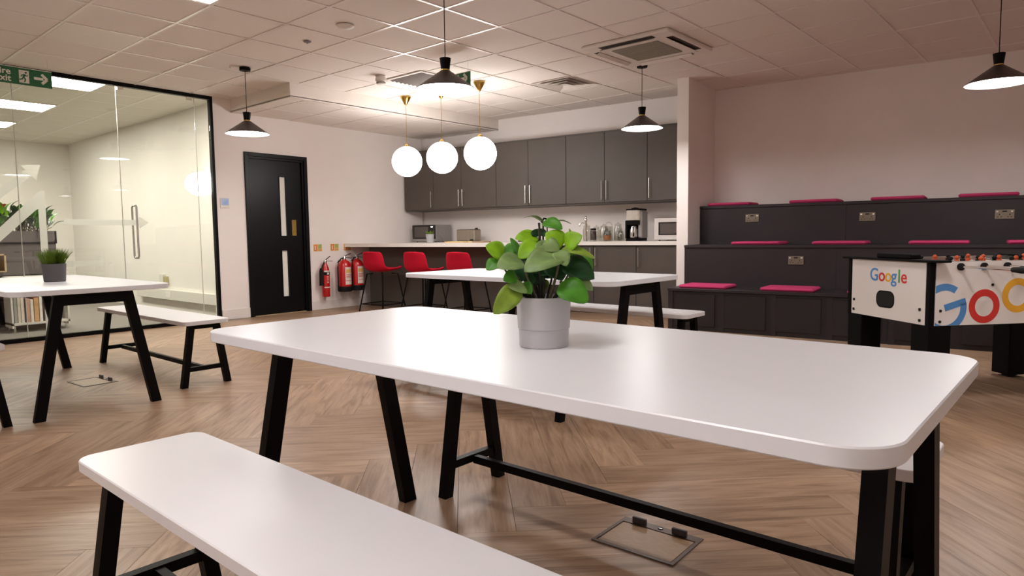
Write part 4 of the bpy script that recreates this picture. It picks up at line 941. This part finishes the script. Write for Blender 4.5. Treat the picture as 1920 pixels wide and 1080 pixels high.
for (ij, wh) in zip(LEDS, where):
    t = cell_thing(ij, 'ceiling_panel_light', 'lit square panel in the tiled ceiling, '+wh, 'ceiling light', 'ceiling tile lights')
    MB().box(-GXP/2+.02, GXP/2-.02, -GYP/2+.02, GYP/2-.02, .004, .008).build('diffuser', PANEL, t)
    f = MB(); a, b_ = GXP/2-.012, GYP/2-.012
    f.box(-a, a, -b_, -b_+.01, .002, .02); f.box(-a, a, b_-.01, b_, .002, .02); f.box(-a, -a+.01, -b_, b_, .002, .02); f.box(a-.01, a, -b_, b_, .002, .02); f.build('frame', GRID, t)
t = cell_thing(OFFP, 'ceiling_panel_light', 'unlit pale square panel in the ceiling near the glass front', 'ceiling light')
MB().box(-GXP/2+.014, GXP/2-.014, -GYP/2+.014, GYP/2-.014, .001, .01).build('diffuser', mat('panel_off', (.74, .68, .62), .5, var=.01), t); MB().box(-GXP/2+.012, GXP/2-.012, -GYP/2+.012, GYP/2-.012, .008, .02).build('frame', GRID, t)
# air-conditioning cassette
t = thing('air_conditioner', 'square ceiling air-conditioning cassette with grey grille', 'air conditioner', (-3.19, 5.59, CZ))
MB().slab(-.44, .44, -.44, .44, -.028, .004, .03, .01, 5).build('panel', ACW, t); MB().slab(-.235, .235, -.235, .235, -.036, -.027, .01, .004, 3).build('grille', ACG, t)
for k in range(11): MB().box(-.22, .22, -.22+k*.042, -.214+k*.042, -.038, -.035).build('grille_bar', ACG, t)
for k in range(4):
    s = MB().box(-.27, .27, -.40, -.335, -.0295, -.026).build('air_slot', VENTD, t); s.rotation_euler = (0, 0, k*PI/2)
    f = MB().add([(-.27, -.335, -.030), (.27, -.335, -.030), (.27, -.368, -.048), (-.27, -.368, -.048), (-.27, -.335, -.034), (.27, -.335, -.034), (.27, -.368, -.052), (-.27, -.368, -.052)], [(0, 1, 2, 3), (7, 6, 5, 4), (0, 4, 5, 1), (1, 5, 6, 2), (2, 6, 7, 3), (3, 7, 4, 0)]).build('louvre_flap', ACW, t); f.rotation_euler = (0, 0, k*PI/2)
# ceiling diffusers
t = thing('ceiling_vent', 'grey four-way ceiling vent near the kitchen cabinets', 'vent', (-4.62, 6.25, CZ))
for k, (a, z, m_) in enumerate(((.27, -.004, ACW), (.22, -.014, ACW), (.16, -.022, ACW), (.10, -.030, ACW))):
    MB().add([(-a, -a, z), (a, -a, z), (a, a, z), (-a, a, z), (-a+.05, -a+.05, z+.02+.0), (a-.05, -a+.05, z+.02), (a-.05, a-.05, z+.02), (-a+.05, a-.05, z+.02)], [(0, 1, 5, 4), (1, 2, 6, 5), (2, 3, 7, 6), (3, 0, 4, 7), (4, 5, 6, 7)]).build('cone', m_, t)
t = thing('ceiling_vent', 'dark louvred ceiling vent beside the front pendant shade', 'vent', (-5.60, 5.02, CZ))
f = MB(); f.box(-.29, .29, -.29, -.26, -.008, .002); f.box(-.29, .29, .26, .29, -.008, .002); f.box(-.29, -.26, -.26, .26, -.008, .002); f.box(.26, .29, -.26, .26, -.008, .002); f.build('frame', ACW, t)
MB().box(-.26, .26, -.26, .26, -.001, .002).build('backing', VENTD, t)
for k in range(9): MB().bar((-.26, -.23+k*.058, -.007), (.26, -.23+k*.058, -.007), .03, .004, (0, .5, .8)).build('slat', VENTG, t)
# detectors
t = thing('smoke_detector', 'white smoke detector on a tall base near the bulkhead', 'smoke detector', (-5.80, 4.60, CZ))
MB().lathe([(.052, 0), (.052, -.02), (.058, -.024), (.058, -.05), (.05, -.055), (0, -.055)][::-1], seg=28).build('base', ACW, t); MB().lathe([(.042, -.055), (.048, -.062), (.044, -.085), (.02, -.09), (0, -.09)][::-1], seg=28).build('head', SHELFW, t); MB().lathe([(.0485, -.072), (.0485, -.066)], seg=28).build('slot_ring', VENTD, t)
t = thing('ceiling_sensor', 'flat round white sensor on the ceiling left of the front pendant', 'sensor', (-4.63, 3.33, CZ)); MB().lathe([(.0, -.022), (.05, -.022), (.068, -.010), (.07, 0), (0, .001)], seg=32).build('cover', ACW, t)
MB().lathe([(.02, -.026), (.03, -.021)], seg=20).build('lens', SHELFW, t)
t = thing('sprinkler_head', 'tiny grey sprinkler plate on the ceiling above the left pendant', 'sprinkler', (-5.24, 3.37, CZ)); MB().lathe([(.0, -.010), (.025, -.008), (.035, 0)], seg=20).build('plate', VENTG, t); MB().lathe([(.008, -.022), (.006, -.008)], seg=10).build('nozzle', CHROME, t)
t = thing('indicator_light', 'tiny glowing ceiling indicator beside the dark vent', 'indicator', (-6.02, 4.95, CZ)); MB().lathe([(.0, -.012), (.018, -.008), (.022, 0)], seg=16).build('lens', LEDB, t); MB().lathe([(.022, -.004), (.03, 0)], seg=16).build('ring', ACW, t)
# exit signs
def exit_sign(loc, rz, lab, Wd=.60, Hh=.15, wire=.11):
    t = thing('exit_sign', lab, 'sign', loc, rz, 'hanging green fire exit signs')
    bd = MB().box(-Wd, 0, -.005, .005, 0, Hh, .001).build('board', SIGNG, t)
    MB().box(-Wd, 0, -.0065, .0065, Hh, Hh+.006).build('top_channel', SIGNW, t)
    text_part('Fire', 'lettering', SIGNW, bd, .078, (-Wd+.215, -.0062, .082), (PI/2, 0, 0), .0008, 'CENTER', .0015)
    text_part('exit', 'lettering', SIGNW, bd, .078, (-Wd+.215, -.0062, .020), (PI/2, 0, 0), .0008, 'CENTER', .0015)
    def flat(polys, name, m, y=-.0062):
        mb = MB()
        for p in polys: n = len(p); mb.add([(x, y, z) for x, z in p]+[(x, -.005, z) for x, z in p], [tuple(range(n)), tuple(range(n, 2*n))]+[(i, (i+1) % n, n+(i+1) % n, n+i) for i in range(n)])
        return mb.build(name, m, bd)
    x0 = -.262
    flat([[(x0, .018), (x0+.078, .018), (x0+.078, .132), (x0, .132)]], 'doorway', SIGNW)
    def q(a, b_, w_): a, b_ = Vector(a), Vector(b_); n = Vector((-(b_-a).y, (b_-a).x)).normalized()*w_/2; return [tuple(v) for v in (a-n, b_-n, b_+n, a+n)]
    o = Vector((x0, .018))
    man = [q(o+Vector(a), o+Vector(b_), w_) for a, b_, w_ in (((.044, .078), (.034, .05), .018), ((.036, .052), (.050, .032), .011), ((.050, .034), (.040, .008), .010), ((.033, .052), (.022, .032), .011), ((.022, .034), (.002, .028), .010), ((.044, .078), (.022, .070), .008), ((.023, .071), (.014, .054), .008), ((.044, .078), (.058, .064), .008), ((.058, .064), (.070, .072), .008))]
    man.append([(o.x+.054+.009*math.cos(k*PI/5), o.y+.095+.009*math.sin(k*PI/5)) for k in range(10)])
    flat(man, 'running_figure', SIGNG, -.0072)
    ax = -.145
    flat([[(ax, .063), (ax+.075, .063), (ax+.075, .087), (ax, .087)], q((ax+.105, .075), (ax+.062, .118), .024), q((ax+.105, .075), (ax+.062, .032), .024)], 'arrow', SIGNW)
    for x in (-.03, -Wd+.03): MB().tube([(x, 0, Hh+.005), (x, 0, Hh+wire)], .0015, 6).build('wire', CHROME, t)
exit_sign((-7.55, 2.08, 2.435), PI/2+.04, 'green hanging fire exit sign with arrow in front of the glass', wire=.25)
exit_sign((-4.56, 4.68, 2.42), .0, 'green fire exit sign mostly hidden behind the front pendant lamp', Wd=.42, Hh=.13, wire=.268)
